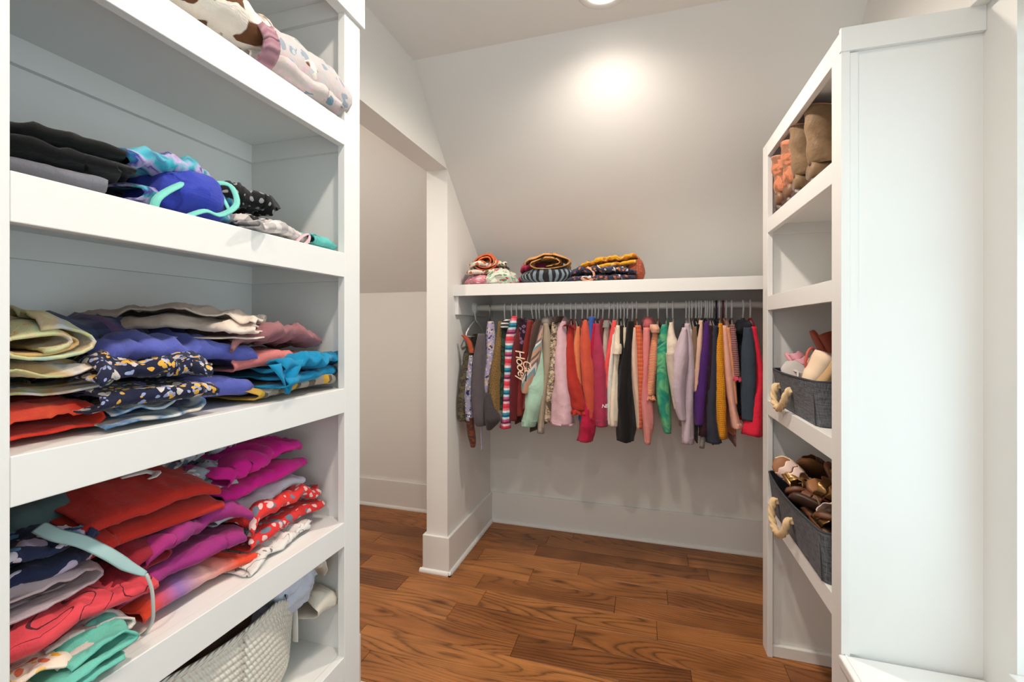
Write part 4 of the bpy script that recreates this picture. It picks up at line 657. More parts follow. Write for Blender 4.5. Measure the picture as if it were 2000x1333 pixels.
rb = thing('swim_strap', tuple(RIBBON[0]), 'pale aqua strap trailing from the flowered dress down to the shelf', 'strap')
MB().tube(spline(RIBBON, 30), [0.0085] * 22 + [0.0085 - 0.0007 * i for i in range(8)], 8, 0.18, up=(0.7, -0.3, 0.7)).obj('band', M('mintgrey') if 'mintgrey' in FAB else plain('aqua_strap', C((160, 190, 190)), 0.8), rb, smooth=True)
MB().tube([Vector(p) for p in spline(STRING, 30)], 0.0024, 8).obj('string', plain('grey_string', C((190, 190, 184)), 0.8), rb, smooth=True)
# ------------------------------------------------------------------ hangers
HW = plain('hanger_white', C((248, 246, 243)), 0.35); HN = plain('hanger_navy', C((34, 36, 74)), 0.4); HR = plain('hanger_red', C((120, 44, 46)), 0.4); HS = plain('hanger_steel', C((176, 176, 178)), 0.3, 0.8)
def hanger_mesh():
    pts = [(0, 0.020 * math.cos(a), 0.0015 + 0.020 * math.sin(a)) for a in [PI * (0.02 + 0.12 * i) for i in range(0, 9)]]
    pts = [(0, -y, z) for _, y, z in pts][::-1]
    hk = [(0, 0.0206, -0.012)] + [(0, 0.0206 * math.cos(a), 0.0 + 0.0206 * math.sin(a)) for a in [PI * i / 10 for i in range(0, 11)]] + [(0, -0.0200, -0.020), (0, -0.012, -0.042), (0, -0.002, -0.056), (0, 0, -0.075)]
    a = MB().tube(hk, 0.0042, 8)
    tri = [(0, 0, -0.072), (0, -0.06, -0.086), (0, -0.13, -0.112), (0, -0.180, -0.138), (0, -0.192, -0.150), (0, -0.186, -0.160), (0, -0.15, -0.163), (0, 0, -0.166), (0, 0.15, -0.163), (0, 0.186, -0.160), (0, 0.192, -0.150), (0, 0.180, -0.138), (0, 0.13, -0.112), (0, 0.06, -0.086), (0, 0, -0.072)]
    b = MB().tube(tri, 0.0040, 8)
    return a, b
_hk, _tri = hanger_mesh(); HME = {}
def hanger(x, mat, label, rz):
    t = thing('clothes_hanger', (x, RY, RZ + 0.0), label, 'hanger', 'hangers on the clothes rail'); t.rotation_euler = (0, 0, rz)
    for nm, mb in (('hook', _hk), ('frame', _tri)):
        key = (nm, mat.name)
        if key not in HME: o = mb.obj(nm, mat, t, loc=None, smooth=True); o.data.transform(Matrix.Translation(origin(t))); HME[key] = o.data
        else: o = bpy.data.objects.new(nm, HME[key]); COL.objects.link(o); o.parent = t
    return t
# ------------------------------------------------------------------ hanging garments
def tube_panel(path, seed, depth=1.0, nr=26, seg=18, wr=1.0, flare=0.0):
    """cloth tube following (x, y, z, half width) with its own creases"""
    pts = spline(path, nr); rows = []; uv = []; L = 0
    for i, (x, y, z, hw) in enumerate(pts):
        hw = max(hw, 0.0015); f = i / (nr - 1); row = []
        if i: L += abs(z - pts[i - 1][2]) + 1e-4
        by = min(max(hw * 0.9, 0.006), 0.045) * depth
        for j in range(seg):
            a = 2 * PI * j / seg
            fold = 1 + wr * (0.19 * math.sin(3 * a + 3 * noise.noise((z * 4, seed, 0))) + 0.09 * math.sin(7 * a + seed + 2 * noise.noise((z * 9, seed, 5)))) * (0.4 + 0.6 * f)
            d = N3(x * 20 + seed, math.cos(a) * 1.2 + z * 13, z * 22 + math.sin(a)) * (0.09 * hw * wr)
            row.append((x + hw * fold * math.cos(a) + d.x, y + by * fold * math.sin(a) + d.y * 1.5, z + d.z * 0.5)); uv.append((hw * a * 1.0, L))
        rows.append(row)
    e = pts[-1]; last = rows[-1]; cx = sum(p[0] for p in last) / seg; cy = sum(p[1] for p in last) / seg
    for k_, dz in ((1.0, 0.0), (0.86, 0.0), (0.80, 0.025)):      # turned-up hem, open below
        rows.append([(cx + (p[0] - cx) * k_, cy + (p[1] - cy) * k_, p[2] + dz) for p in last]); uv += uv[-seg:]
    return MB().grid(rows, True, True, True, uv)
def body_mesh(xh, path, zhem, seed, ztop):
    rows = []; uv = []; nr = 22; seg = 28; pts = spline(path, 40); zsh = ztop - 0.055
    def fx(z):
        b = min(pts, key=lambda p: abs(p[2] - z)); return b[0]
    for i in range(nr):
        f = i / (nr - 1); z = ztop + (zhem - ztop) * f
        s = ztop - z; wy = min(0.030 + s * 2.4, 0.165) + 0.012 * f; row = []
        xf_ = fx(z)
        for j in range(seg):
            a = 2 * PI * j / seg; yy = -wy * math.cos(a)
            tt = 0.0045 + 0.0055 * min(1, s * 8); tt *= 1 + 0.5 * noise.noise((yy * 30, seed, z * 4))
            mixf = (0.5 - yy / (2 * 0.18)); mixf = max(0, min(1, mixf))
            xc = xh + (xf_ - xh) * mixf * min(1, s * 6) + 0.004 * noise.noise((yy * 22, seed + 4, z * 5))
            row.append((xc + tt * math.sin(a), RY + yy, z + 0.008 * noise.noise((yy * 8, seed, f)) * f)); uv.append((yy, s))
        rows.append(row)
    return MB().grid(rows, True, True, True, uv)
def lettering(txt, x, z, size, mat, t, nx):
    cu = bpy.data.curves.new('lettering', 'FONT'); cu.body = txt; cu.size = size; cu.extrude = 0.0004; cu.shear = 0.3; cu.space_character = 0.86
    o = bpy.data.objects.new('lettering', cu); COL.objects.link(o); cu.materials.append(mat)
    dg = bpy.context.evaluated_depsgraph_get(); me = bpy.data.meshes.new_from_object(o.evaluated_get(dg)); bpy.data.objects.remove(o)
    o = bpy.data.objects.new('lettering', me); COL.objects.link(o); o.parent = t
    return o
for hx, name, label, mat, path, zhem, extra, k in HANGING:
    seed = (sum(ord(c) * (i + 1) for i, c in enumerate(label)) % 1000) * 0.137; rg = random.Random(label)
    hm = {'navy': HN, 'red': HR}.get(k.get('hanger'), HS if name == 'snow_bib' else HW)
    front_x = path[0][0]; rz = math.atan2((front_x - hx), 0.19) if name != 'vest' else 0.10; rz = max(-0.35, min(0.35, rz))
    hanger(hx, hm, ('white' if hm is HW else 'steel' if hm is HS else k['hanger'] + ' plastic') + ' hanger holding the ' + ' '.join(label.split()[:9]), rz)
    t = thing(name, (hx, RY, RZ - 0.07), label, 'clothing', 'clothes hanging on the rail')
    m = M(mat)
    body_mesh(hx, path, max(zhem, 0.72), seed, RZ - (0.066 if name not in ('vest', 'snow_bib') else 0.150)).obj('body', M(k.get('bodymat', mat)), t, smooth=True)
    pth = [list(p) for p in path]
    sl = tube_panel(pth, seed).obj('sleeve' if k.get('sl', 1) else 'front_edge', m, t, smooth=True)
    if k.get('sl', 1):      # the sleeve on the far side of the hanger
        rear = [(hx + (p[0] - path[0][0]) * 0.3, RY + 0.18, p[2], p[3] * 0.8) for p in path]
        tube_panel(rear, seed + 3, nr=14, seg=10).obj('sleeve', m, t, smooth=True)
    if k.get('cuff'):
        e = path[-1]; d = path[-2]; q = 0.03 / max(0.02, abs(d[2] - e[2])); q = min(q, 0.9)
        a = [e[i] + (d[i] - e[i]) * q for i in range(4)]; a[3] = min(a[3], e[3] * 1.15) * 1.04; b = list(e); b[3] *= 1.03; b[2] -= 0.002
        cm = FAB[k['cuff']]; tube_panel([a, [(a[i] + b[i]) / 2 for i in range(4)], b], seed + 7, nr=6, wr=0.3).obj('cuff', fabric('rib_' + k['cuff'], cm[0], 'rib', [tuple(int(c * 0.82) for c in cm[0])], -2.0), sl, smooth=True)
    if k.get('ruffle'):
        e = path[-1]; rows = []; uv = []
        for i in range(6):
            f = i / 5; row = []
            for j in range(48):
                a = 2 * PI * j / 48; r = e[3] * (0.62 + 0.55 * f); fr = 1 + 0.22 * f * math.sin(11 * a + seed)
                row.append((e[0] + r * fr * math.cos(a), e[1] + min(r, 0.04) * fr * math.sin(a), e[2] + 0.012 - 0.034 * f + 0.005 * math.sin(7 * a) * f)); uv.append((a * 0.03, f * 0.03))
            rows.append(row)
        MB().grid(rows, True, uvs=uv).obj('ruffle', M(k['ruffle']), sl, smooth=True, solid=0.002)
    for part, em, ep in extra: tube_panel(ep, seed + len(part), wr=0.7).obj(part, M(em), t, smooth=True)
    if k.get('hood'):
        hm_, hx2, hz = k['hood']; rows = []; uv = []
        for i in range(15):
            ph = PI * i / 14; row = []
            for j in range(25):
                th = 2 * PI * j / 24; v = Vector((math.sin(ph) * math.cos(th) * 0.034, math.sin(ph) * math.sin(th) * 0.105, math.cos(ph) * 0.036))
                d = N3(v.x * 40 + seed, v.y * 22, v.z * 30) * 0.012; row.append(Vector((hx2, 2.335, hz - 0.014)) + v + d); uv.append((th * 0.04, ph * 0.04))
            rows.append(row)
        MB().grid(rows, uvs=uv).obj('hood', M(hm_), t, smooth=True)
    if k.get('hemband'):
        e = path[-1]; a = list(e); a[2] += 0.006; a[3] *= 1.02; b = list(e); b[3] *= 1.02; b[2] -= 0.004
        tube_panel([a, [(a[i] + b[i]) / 2 for i in range(4)], b], seed, nr=4, wr=0.2).obj('hem', m, sl, smooth=True)
    if k.get('text'):
        txt, tx_, tz_, ts_, tc = k['text']
        o = lettering(txt, tx_, tz_, ts_, CREAM if tc == 'cream' else WHITEP, t, 0)
        ang = -PI / 2 * 0.93 if txt == 'Hooey' else (-1.32 if txt == 'Ca' else 0.12)
        face = {'Hooey': 0.15, 'Ca': 0.1, 'NB': 0.0}[txt]
        o.rotation_euler = (Matrix.Rotation(face, 3, 'Z') @ Matrix.Rotation(PI / 2, 3, 'X') @ Matrix.Rotation(ang, 3, 'Z')).to_euler()
        near = min(spline(path, 40), key=lambda p: abs(p[2] - tz_)); o.location = Vector((tx_ - (0.014 if txt == 'NB' else 0.008), near[1] - min(max(near[3] * 0.9, 0.006), 0.045) * 1.28 - 0.006, tz_)) - origin(t)
# ------------------------------------------------------------------ shoe baskets
DEN = NT('charcoal_weave'); _uv = DEN.n('ShaderNodeTexCoord').outputs['Object']
_a = DEN.noise(DEN.mapping(_uv, (30, 30, 420)), 1.0, 2, 0.6).outputs[0]; _b = DEN.noise(DEN.mapping(_uv, (420, 420, 30)), 1.0, 2, 0.6).outputs[0]
_f = DEN.math('ADD', DEN.math('MULTIPLY', _a, 0.5), DEN.math('MULTIPLY', _b, 0.5))
DEN.set(DEN.b.inputs['Base Color'], DEN.ramp(_f, [(0.36, C((56, 58, 64))), (0.60, C((112, 114, 120)))])); DEN.b.inputs['Roughness'].default_value = 0.9; DEN.bump(_f, 0.5, 0.002)
DEN = DEN.m
LIN = plain('basket_lining', C((34, 36, 42)), 0.9); PIP = plain('basket_piping', C((58, 60, 66)), 0.85); ROPE = plain('cotton_rope', C((222, 190, 146)), 0.9, bump=(300, 0.4, 0.001))
def shoe_basket(label, x0, x1, y0, y1, z0, h, bow, hy, hz, zdrop):
    t = thing('shoe_basket', ((x0 + x1) / 2, (y0 + y1) / 2, z0), label, 'basket', 'fabric shoe baskets')
    def loop(off, z, grow):
        r = 0.022; pts = []
        cs_ = [(x0 - grow + off, y0 - grow + off, PI, 1.5 * PI), (x1 + grow - off, y0 - grow + off, 1.5 * PI, 2 * PI), (x1 + grow - off, y1 + grow - off, 0, PI / 2), (x0 - grow + off, y1 + grow - off, PI / 2, PI)]
        for i, (cx, cy, a0, a1) in enumerate(cs_):
            sx = 1 if i in (0, 3) else -1; sy = 1 if i in (0, 1) else -1
            for j in range(5):
                a = a0 + (a1 - a0) * j / 4; pts.append((cx + sx * r + r * math.cos(a), cy + sy * r + r * math.sin(a), z))
            nx = cs_[(i + 1) % 4]
            q0 = pts[-1]; a = nx[2]; sx2 = 1 if (i + 1) % 4 in (0, 3) else -1; sy2 = 1 if (i + 1) % 4 in (0, 1) else -1
            q1 = (nx[0] + sx2 * r + r * math.cos(a), nx[1] + sy2 * r + r * math.sin(a), z)
            for j in range(1, 10):
                f = j / 10; b = bow * grow / 0.012 * math.sin(PI * f) if i == 3 else 0.0
                pts.append((q0[0] + (q1[0] - q0[0]) * f - b, q0[1] + (q1[1] - q0[1]) * f, z))
        return pts
    rows = [loop(0, z0 + 0.001 + h * f, 0.012 * f ** 1.3) for f in (0, 0.03, 0.2, 0.4, 0.6, 0.8, 1.0)]
    MB().grid(rows, True, True, False).obj('body', DEN, t, smooth=True)
    rin = [loop(0.004, z0 + h, 0.012), loop(0.004, z0 + h * 0.5, 0.006), loop(0.004, z0 + 0.006, 0.0)]
    MB().grid(rin, True, False, True).obj('lining', LIN, t, smooth=True)
    rim = loop(0.002, z0 + h, 0.012); MB().tube(rim + rim[:2], 0.0032, 8).obj('piping', PIP, t, smooth=True)
    for yy in (y0 + 0.016, ): MB().tube([(x0 - 0.0015, y0 + 0.012, z0 + 0.004), (x0 - 0.008, y0 + 0.010, z0 + h)], 0.0016, 6).obj('seam', PIP, t)
    fx = x0 - 0.006 - bow * 0.7
    pts = [(fx + 0.012, hy[1], hz), (fx - 0.004, hy[1], hz + 0.002), (fx - 0.010, hy[1] - 0.002, hz - 0.014), (fx - 0.013, hy[1] - 0.006, hz - zdrop * 0.6), (fx - 0.012, hy[1] - 0.030, hz - zdrop), (fx - 0.012, (hy[0] + hy[1]) / 2, hz - zdrop * 1.02), (fx - 0.013, hy[0] + 0.022, hz - zdrop * 0.62), (fx - 0.010, hy[0] + 0.002, hz - 0.012), (fx - 0.003, hy[0], hz + 0.002), (fx + 0.012, hy[0], hz)]
    MB().tube(spline(pts, 150), 0.0100, 18, twist=230.0, lobes=3).obj('rope_handle', ROPE, t, smooth=True)
    return t
shoe_basket('charcoal fabric basket with rope handle on the upper tower shelf', 0.466, 0.695, 1.435, 1.850, 0.989, 0.128, 0.014, (1.625, 1.765), 1.062, 0.066)
shoe_basket('charcoal fabric basket with rope handle packed with sandals on the lower tower shelf', 0.452, 0.695, 1.345, 1.850, 0.596, 0.138, 0.016, (1.565, 1.730), 0.668, 0.078)
# ------------------------------------------------------------------ shoes
def sole_rows(L, W, z0, z1, n=16, sc=1.0):
    rows = []
    for i in range(n + 1):
        s = i / n; e = math.sqrt(max(0.0, 1 - (2 * s - 1) ** 6)); w = W / 2 * (0.72 + 0.28 * math.sin(max(0, s - 0.25) * PI / 0.95) - 0.10 * math.exp(-((s - 0.38) / 0.14) ** 2)) * (0.12 + 0.88 * e) * sc
        y = L * (s - 0.5); b = 0.0025
        rows.append([(-w, y, z0), (w, y, z0), (w + b * 0.3, y, z0 + (z1 - z0) * 0.5), (w, y, z1), (w - b, y, z1 + 0.001), (-w + b, y, z1 + 0.001), (-w, y, z1), (-w - b * 0.3, y, z0 + (z1 - z0) * 0.5)])
    return rows
def shoe(name, label, kind, loc, rot, mats, L=0.19, W=0.072):
    t = thing(name, loc, label, 'shoe'); t.rotation_euler = rot; R0 = origin(t)
    def put(mb, nm, mat, parent=t, **k):
        mb.v = [tuple(Vector(p) + R0) for p in mb.v]; return mb.obj(nm, mat, parent, smooth=True, **k)
    def band(y, w, hgt, wave=0.0, wid=1.0, lean=0.0):
        rows = []
        for i in range(17):
            a = PI * i / 16; x = math.cos(a) * W / 2 * wid; z = 0.012 + math.sin(a) ** 0.7 * hgt; row = []
            for j in range(7):
                f = j / 6 - 0.5; row.append((x, y + f * w + lean * math.sin(a) + wave * math.sin(i * 1.3), z - 0.002 * abs(f)))
            rows.append(row)
        return MB().grid(rows, uvs=[(i * 0.01, j * 0.005) for i in range(17) for j in range(7)])
    so, st = mats[0], mats[1]
    if kind in ('sandal', 'slide', 'flipflop'):
        s_ = put(MB().grid(sole_rows(L, W, 0, 0.012), True, True, True), 'sole', so)
        put(MB().grid(sole_rows(L * 0.97, W * 0.95, 0.012, 0.0145), True, True, True), 'insole', mats[2] if len(mats) > 2 else so)
        if kind == 'sandal':
            put(band(L * 0.24, 0.026, 0.034, 0.0035), 'strap', st, solid=0.002); put(band(L * 0.08, 0.024, 0.042, 0.0035), 'strap', st, solid=0.002)
            pts = [(W * 0.40 * math.cos(a), -L * 0.30 - 0.030 * math.sin(a) * 1.0, 0.052 + 0.012 * math.cos(2 * a)) for a in [2 * PI * i / 24 for i in range(25)]]
            put(MB().tube(pts, 0.005, 8, 0.3, up=(0, 0, 1)), 'ankle_strap', mats[3] if len(mats) > 3 else st)
            put(MB().tube([(W * 0.40, -L * 0.3, 0.052), (W * 0.42, -L * 0.2, 0.03), (W * 0.4, -L * 0.12, 0.012)], 0.004, 8, 0.4), 'side_strap', st)
            put(MB().box(W * 0.385, W * 0.425, -L * 0.33, -L * 0.27, 0.046, 0.060), 'buckle', GOLD)
            if len(mats) > 4:
                for i in range(26):
                    pass
                e = []
                for i in range(34):
                    s = i / 33; 
                rr = sole_rows(L, W, 0, 0.012, 36); edge = [r[2] for r in rr]
                put(MB().tube([Vector(p) + Vector((0.001, 0, 0.002)) for p in edge], [0.0022 if i % 2 else 0.0042 for i in range(len(edge))], 6), 'beading', mats[4])
        elif kind == 'slide': put(band(L * 0.16, 0.078, 0.046), 'strap', st, solid=0.004)
        else:
            put(MB().tube(spline([(0, L * 0.28, 0.013), (0, L * 0.2, 0.026), (W * 0.3, L * 0.05, 0.030), (W * 0.44, -L * 0.06, 0.014)], 16), 0.004, 8, 0.5), 'strap', st)
            put(MB().tube(spline([(0, L * 0.28, 0.013), (0, L * 0.2, 0.026), (-W * 0.3, L * 0.05, 0.030), (-W * 0.44, -L * 0.06, 0.014)], 16), 0.004, 8, 0.5), 'strap', st)
    elif kind == 'sneaker':
        put(MB().grid(sole_rows(L, W, 0, 0.026), True, True, True), 'sole', so)
        rows = []
        for i in range(17):
            s = i / 16; y = L * (s - 0.5) * 0.96; base = sole_rows(L, W, 0, 0.026, 16)[i][1][0] * 0.97
            hgt = 0.022 + 0.052 * (1 - max(0, s - 0.35) / 0.65) ** 0.8; hgt = hgt if s < 0.97 else 0.012
            rows.append([(base * math.cos(PI * j / 12) * (1 - 0.25 * math.sin(PI * j / 12) * (s < 0.5)), y, 0.026 + hgt * math.sin(PI * j / 12) ** 0.6 * (0.35 if s < 0.02 else 1)) for j in range(13)])
        put(MB().grid(rows, uvs=[(i * 0.012, j * 0.01) for i in range(17) for j in range(13)]), 'upper', st, solid=0.003)
        put(MB().tube([(0.5 * W * math.cos(a) * 0.55, -L * 0.22 + 0.034 * math.sin(a), 0.098 - 0.014 * math.sin(a)) for a in [2 * PI * i / 20 for i in range(21)]], 0.004, 8), 'collar', mats[2])
    return t
GOLD = plain('gold_leather', C((196, 158, 100)), 0.28, 0.7); TAN = plain('tan_leather', C((150, 98, 58)), 0.55); BRN = plain('brown_leather', C((110, 66, 42)), 0.5); DBR = plain('dark_leather', C((66, 42, 30)), 0.45)
PNK = plain('blush_leather', C((236, 206, 194)), 0.45); RUSTL = plain('rust_leather', C((164, 74, 54)), 0.6); JUTE = plain('jute_sole', C((196, 160, 116)), 0.9, bump=(220, 0.5, 0.002)); GREYR = plain('grey_rubber', C((186, 178, 174)), 0.6)
ROSE = plain('rose_leather', C((206, 140, 150)), 0.5); BLUSH = plain('blush_upper', C((232, 204, 176)), 0.8); COR = plain('coral_trim', C((206, 96, 82)), 0.7); CRM = plain('cream_bead', C((226, 204, 166)), 0.7); OLV = plain('olive_leather', C((120, 96, 66)), 0.5); BRZ = plain('bronze_leather', C((140, 104, 62)), 0.25, 0.75)
Z1, Z2 = 1.055, 0.680
shoe('slide_sandal', 'rust red slide sandal standing highest in the upper basket', 'slide', (0.580, 1.735, Z1 + 0.115), (1.15, 0.15, 1.35), (RUSTL, RUSTL, TAN))
shoe('slide_sandal', 'rust red slide sandal leaning behind the espadrille', 'slide', (0.640, 1.70, Z1 + 0.115), (1.2, -0.1, 1.5), (TAN, RUSTL, TAN))
shoe('espadrille', 'tan soled espadrille lying sole outward in the upper basket', 'sneaker', (0.545, 1.560, Z1 + 0.040), (-1.15, 0.25, 0.75), (JUTE, BLUSH, COR), L=0.17, W=0.085)
shoe('flip_flop', 'grey flip flop standing on edge against the basket front', 'flipflop', (0.505, 1.680, Z1 + 0.030), (1.0, -0.5, 0.2), (GREYR, GREYR, GREYR), L=0.17)
shoe('sandal', 'pink strappy sandal beside the grey flip flop', 'sandal', (0.515, 1.765, Z1 + 0.060), (0.9, 0.3, 0.9), (ROSE, ROSE, GREYR), L=0.16)
sp = [('tan sandal with blush scalloped straps and beaded edge, left in lower basket', (0.505, 1.745, Z2 + 0.065), (0.95, -0.75, 0.30), (TAN, PNK, TAN, BRN, CRM)),
      ('brown sandal with a long ankle strap at the far end of the lower basket', (0.585, 1.79, Z2 + 0.075), (0.7, 0.5, 2.4), (TAN, BRN, TAN, TAN)),
      ('gold sandal lying in the middle of the lower basket', (0.520, 1.635, Z2 + 0.045), (0.25, 0.6, 2.0), (BRN, BRZ, DBR, GOLD)),
      ('bronze sandal with looped strap upright behind the gold sandal', (0.600, 1.66, Z2 + 0.070), (1.0, 0.2, 0.9), (BRN, BRZ, BRN, BRZ)),
      ('olive leather sandal at the back of the lower basket', (0.640, 1.56, Z2 + 0.065), (0.9, -0.2, 2.0), (OLV, OLV, TAN, OLV)),
      ('dark brown sandal lying on its side near the basket front', (0.505, 1.535, Z2 + 0.035), (0.4, 0.9, 1.4), (DBR, BRN, DBR, BRZ)),
      ('brown sandal with blush scalloped straps nearest the tower post', (0.530, 1.445, Z2 + 0.040), (0.35, 0.2, 2.2), (BRN, PNK, DBR, BRN)),
      ('bronze sandal turned sole up behind the blush straps', (0.625, 1.455, Z2 + 0.060), (2.2, 0.3, 0.5), (BRN, BRZ, BRN, BRN)),
      ('tan sandal tucked at the bottom of the lower basket', (0.590, 1.60, Z2 + 0.015), (0.1, 0.1, 0.3), (TAN, BRN, TAN, BRN)),
      ('brown leather sandal wedged upright between the olive and bronze sandals', (0.640, 1.62, Z2 + 0.055), (1.2, 0.5, 1.1), (BRN, TAN, BRN, BRN)),
      ('dark sandal with a bronze buckle band in the far back corner', (0.655, 1.74, Z2 + 0.060), (0.9, -0.4, 1.7), (DBR, BRZ, DBR, BRN)),
      ('brown sandal lying across the top of the lower basket in the middle', (0.555, 1.545, Z2 + 0.075), (0.35, -0.4, 0.9), (BRN, BRZ, TAN, BRN)),
      ('brown sandal with bronze straps lying low at the near front corner', (0.490, 1.400, Z2 + 0.020), (0.2, 0.35, 0.25), (BRN, BRZ, DBR, BRN)),
      ('olive sandal lying low along the front of the lower basket', (0.485, 1.590, Z2 + 0.018), (0.1, 0.5, 0.1), (BRN, OLV, DBR, OLV)),
      ('small gold sandal peeking out near the rope handle', (0.480, 1.685, Z2 + 0.035), (0.7, 0.8, 0.8), (BRZ, GOLD, BRN, GOLD))]
for lab, loc, rot, mt in sp: shoe('sandal', lab, 'sandal', loc, rot, mt, L=0.175, W=0.07)
# ------------------------------------------------------------------ cowboy boots on the top shelf of the tower
def boot(label, x, y, z, h, mat_s, mat_f, edge, rz):
    t = thing('cowboy_boot', (x, y, z), label, 'boot', 'boots on the tower'); t.rotation_euler = (0, 0, rz); R0 = origin(t)
    def put(mb, nm, mat, **k):
        mb.v = [tuple(Vector(p) + R0) for p in mb.v]; return mb.obj(nm, mat, t, smooth=True, **k)
    rows = []; uv = []; n = 14
    for i in range(n + 1):
        f = i / n; zz = 0.075 + (h - 0.075) * f; rx = 0.047 + 0.013 * f + 0.003 * math.sin(f * 14 + x * 9); ry = 0.036 + 0.012 * f; row = []
        for j in range(28):
            a = 2 * PI * j / 28; top = 0.020 * (abs(math.sin(a)) ** 2) * -1 * (f ** 4) + 0.0
            w_ = 1 + 0.05 * noise.noise((math.cos(a) * 2 + x * 5, math.sin(a) * 2 + y * 7, zz * 22)); row.append((rx * w_ * math.cos(a) - 0.01, ry * w_ * math.sin(a), zz - 0.022 * (1 - abs(math.cos(a))) * f ** 5)); uv.append((a * 0.05, zz))
        rows.append(row)
    sh = put(MB().grid(rows, True, uvs=uv), 'shaft', mat_s, solid=0.004)
    put(MB().tube([Vector(p) for p in rows[-1] + rows[-1][:1]], 0.0022, 6), 'top_piping', edge)
    put(MB().tube([(rows[i][7][0], rows[i][7][1] + 0.001, rows[i][7][2]) for i in range(n + 1)], 0.0018, 6), 'side_seam', edge)
    put(MB().tube([(rows[i][21][0], rows[i][21][1] - 0.001, rows[i][21][2]) for i in range(n + 1)], 0.0018, 6), 'side_seam', edge)
    fr = []
    for i in range(13):
        s = i / 12; xx = -0.055 + 0.20 * s; w_ = 0.034 * (1 - 0.1 * math.sin(s * 5)) * math.sqrt(max(0.02, 1 - max(0, (s - 0.72) / 0.3) ** 2)); hh = 0.075 * (1 if s < 0.45 else (1 - (s - 0.45) / 0.55 * 0.62)); z0 = 0.026 * max(0, 1 - s * 2.4) + 0.006
        fr.append([(xx, w_ * math.cos(2 * PI * j / 16), z0 + (hh + 0.01 - z0) * (0.5 + 0.5 * math.sin(2 * PI * j / 16))) for j in range(16)])
    put(MB().grid(fr, True, True, True), 'foot', mat_f)
    put(MB().prism([(-0.055, 0.0), (-0.012, 0.0), (-0.006, 0.03), (-0.060, 0.03)], 'y', -0.028, 0.028), 'heel', DBR)
    put(MB().box(-0.01, 0.135, -0.032, 0.032, 0.0, 0.007), 'sole', DBR)
BSH = fabric('boot_olive', (138, 108, 78), 'tiedye', [(122, 96, 68), (150, 120, 88)], 0.6, 0.5); BOR = fabric('boot_orange', (206, 128, 92), 'camo', [(214, 134, 98), (178, 112, 80), (146, 98, 70)], 0.8, 0.5)
BOR2 = plain('boot_brown', C((122, 84, 56)), 0.5); EDG = plain('boot_piping', C((222, 160, 140)), 0.6)
boot('olive brown cowboy boot nearest the front post of the tower', 0.540, 1.560, 1.6875, 0.255, BSH, BSH, EDG, 0.05)
boot('olive brown cowboy boot next to the orange boots', 0.530, 1.665, 1.6875, 0.245, BSH, BSH, EDG, -0.08)
boot('orange and brown cowboy boot next to the olive boots', 0.530, 1.765, 1.6875, 0.230, BOR, BOR2, EDG, 0.1)
boot('orange and brown cowboy boot deepest in the tower', 0.525, 1.858, 1.6875, 0.215, BOR, BOR2, EDG, -0.05)
# ------------------------------------------------------------------ woven rope basket on the lowest shelf
ROPEW = NT('white_rope'); _o = ROPEW.n('ShaderNodeTexCoord').outputs['UV']; _s = ROPEW.n('ShaderNodeSeparateXYZ', None, Vector=_o)
_st = ROPEW.math('SINE', ROPEW.math('ADD', ROPEW.math('MULTIPLY', _s.outputs[0], 900.0), ROPEW.math('MULTIPLY', _s.outputs[1], 500.0)))
ROPEW.b.inputs['Base Color'].default_value = C((230, 224, 212)); ROPEW.b.inputs['Roughness'].default_value = 0.9; ROPEW.bump(_st, 0.6, 0.002); ROPEW = ROPEW.m
bx_, by_, bz_ = -0.808, 0.620, 0.511
wb = thing('rope_basket', (bx_, by_, bz_), 'round white woven rope basket stuffed with clothes', 'basket')
def rimh(th):      # the soft rim sags at its right end
    s_ = max(0.0, min(1.0, (math.sin(th) - 0.35) / 0.6)); s_ = s_ * s_ * (3 - 2 * s_)
    return 0.212 - 0.066 * s_
rows = []; uv = []; NR = 64
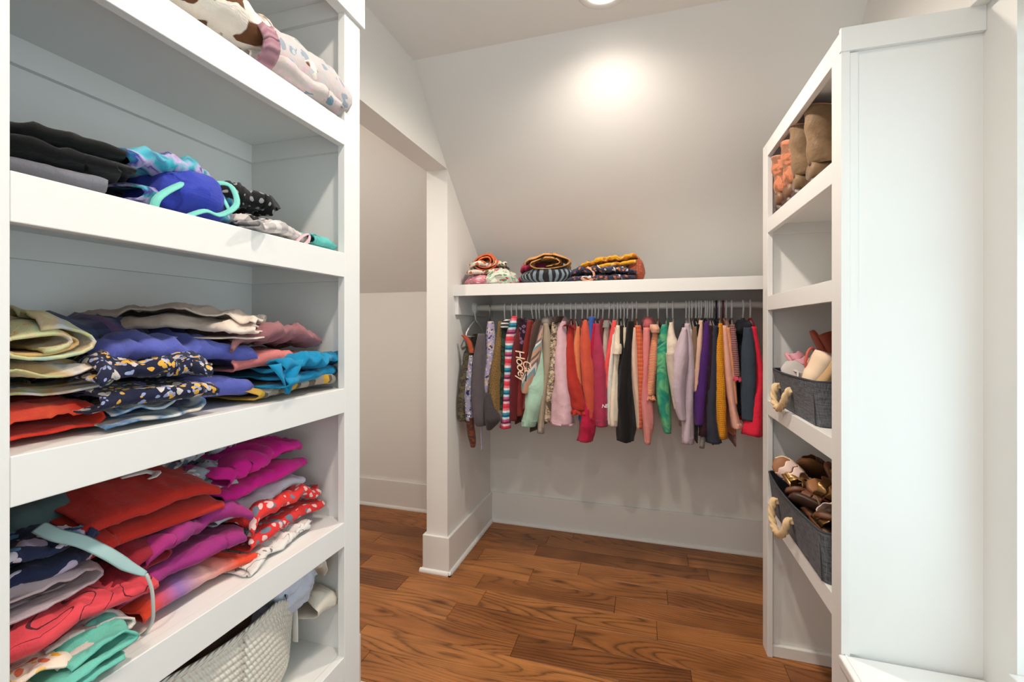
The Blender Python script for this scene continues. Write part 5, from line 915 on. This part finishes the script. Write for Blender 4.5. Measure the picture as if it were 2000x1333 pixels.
for i in range(NR + 1):
    f = i / NR; e = 1 - (1 - min(1, f / 0.3)) ** 2.2 * 0.24; k_ = e * (0.93 + 0.07 * f); bump_ = 0.0022 * abs(math.sin(f * NR / 4 * PI))
    rows.append([((bx_ + (0.125 * k_ + bump_) * math.cos(2 * PI * j / 64)), by_ + (0.205 * k_ + bump_) * math.sin(2 * PI * j / 64), bz_ + 0.001 + rimh(2 * PI * j / 64) * f) for j in range(65)]); uv += [(j * 0.015, f * 0.15) for j in range(65)]
MB().grid(rows, False, uvs=uv).obj('body', ROPEW, wb, smooth=True, solid=0.006)
MB().grid([[(bx_ + r * 0.125 * math.cos(2 * PI * j / 40), by_ + r * 0.205 * math.sin(2 * PI * j / 40), bz_ + 0.004) for j in range(40)] for r in (0.74, 0.05)], True, False, True).obj('bottom', ROPEW, wb)
MB().tube([(bx_ + 0.126 * math.cos(2 * PI * j / 64), by_ + 0.206 * math.sin(2 * PI * j / 64), bz_ + 0.002 + rimh(2 * PI * j / 64)) for j in range(65)], 0.0055, 8).obj('rim', ROPEW, wb, smooth=True)
for sgn in (1, -1):
    hp = []
    for i in range(15):
        a = PI * i / 14; th = (PI / 2 - 0.30 if sgn > 0 else -PI / 2 + 0.35) - 0.16 * math.cos(a); zz = bz_ + 0.055 + 0.030 * math.sin(a) * 0 + (0.080 * math.sin(a) ** 0.5)
        hp.append((bx_ + 0.134 * math.cos(th), by_ + 0.215 * math.sin(th), zz))
    MB().tube(hp, 0.008, 8, 0.25, up=(0, sgn, 0.2)).obj('handle', plain('white_webbing', C((236, 234, 230)), 0.8), wb, smooth=True)
for row in [('lump', 'pillowcase', 'pale blue grey cloth spilling out of the rope basket', 'cloth', 'lavblue', -0.775, 0.752, 0.645, 0.16, 0.13, 0.125, {'amp': 2.2}),
            ('lump', 'swaddle', 'brown crumpled cloth deep in the rope basket', 'cloth', 'browncloth', -0.825, 0.64, 0.640, 0.17, 0.17, 0.110, {'amp': 2.2}),
            ('fold', 'sheet', 'cream cotton cloth hanging over the right side of the rope basket', 'cloth', 'creamcloth', -0.765, 0.846, 0.600, 0.13, 0.050, 0.145, {'amp': 2.4, 'n': 3}),
            ('lump', 'shirt', 'white crumpled cloth at the left of the rope basket', 'cloth', 'palegrey', -0.82, 0.50, 0.62, 0.15, 0.10, 0.06, {'amp': 2.0})]: make_folded(*row)
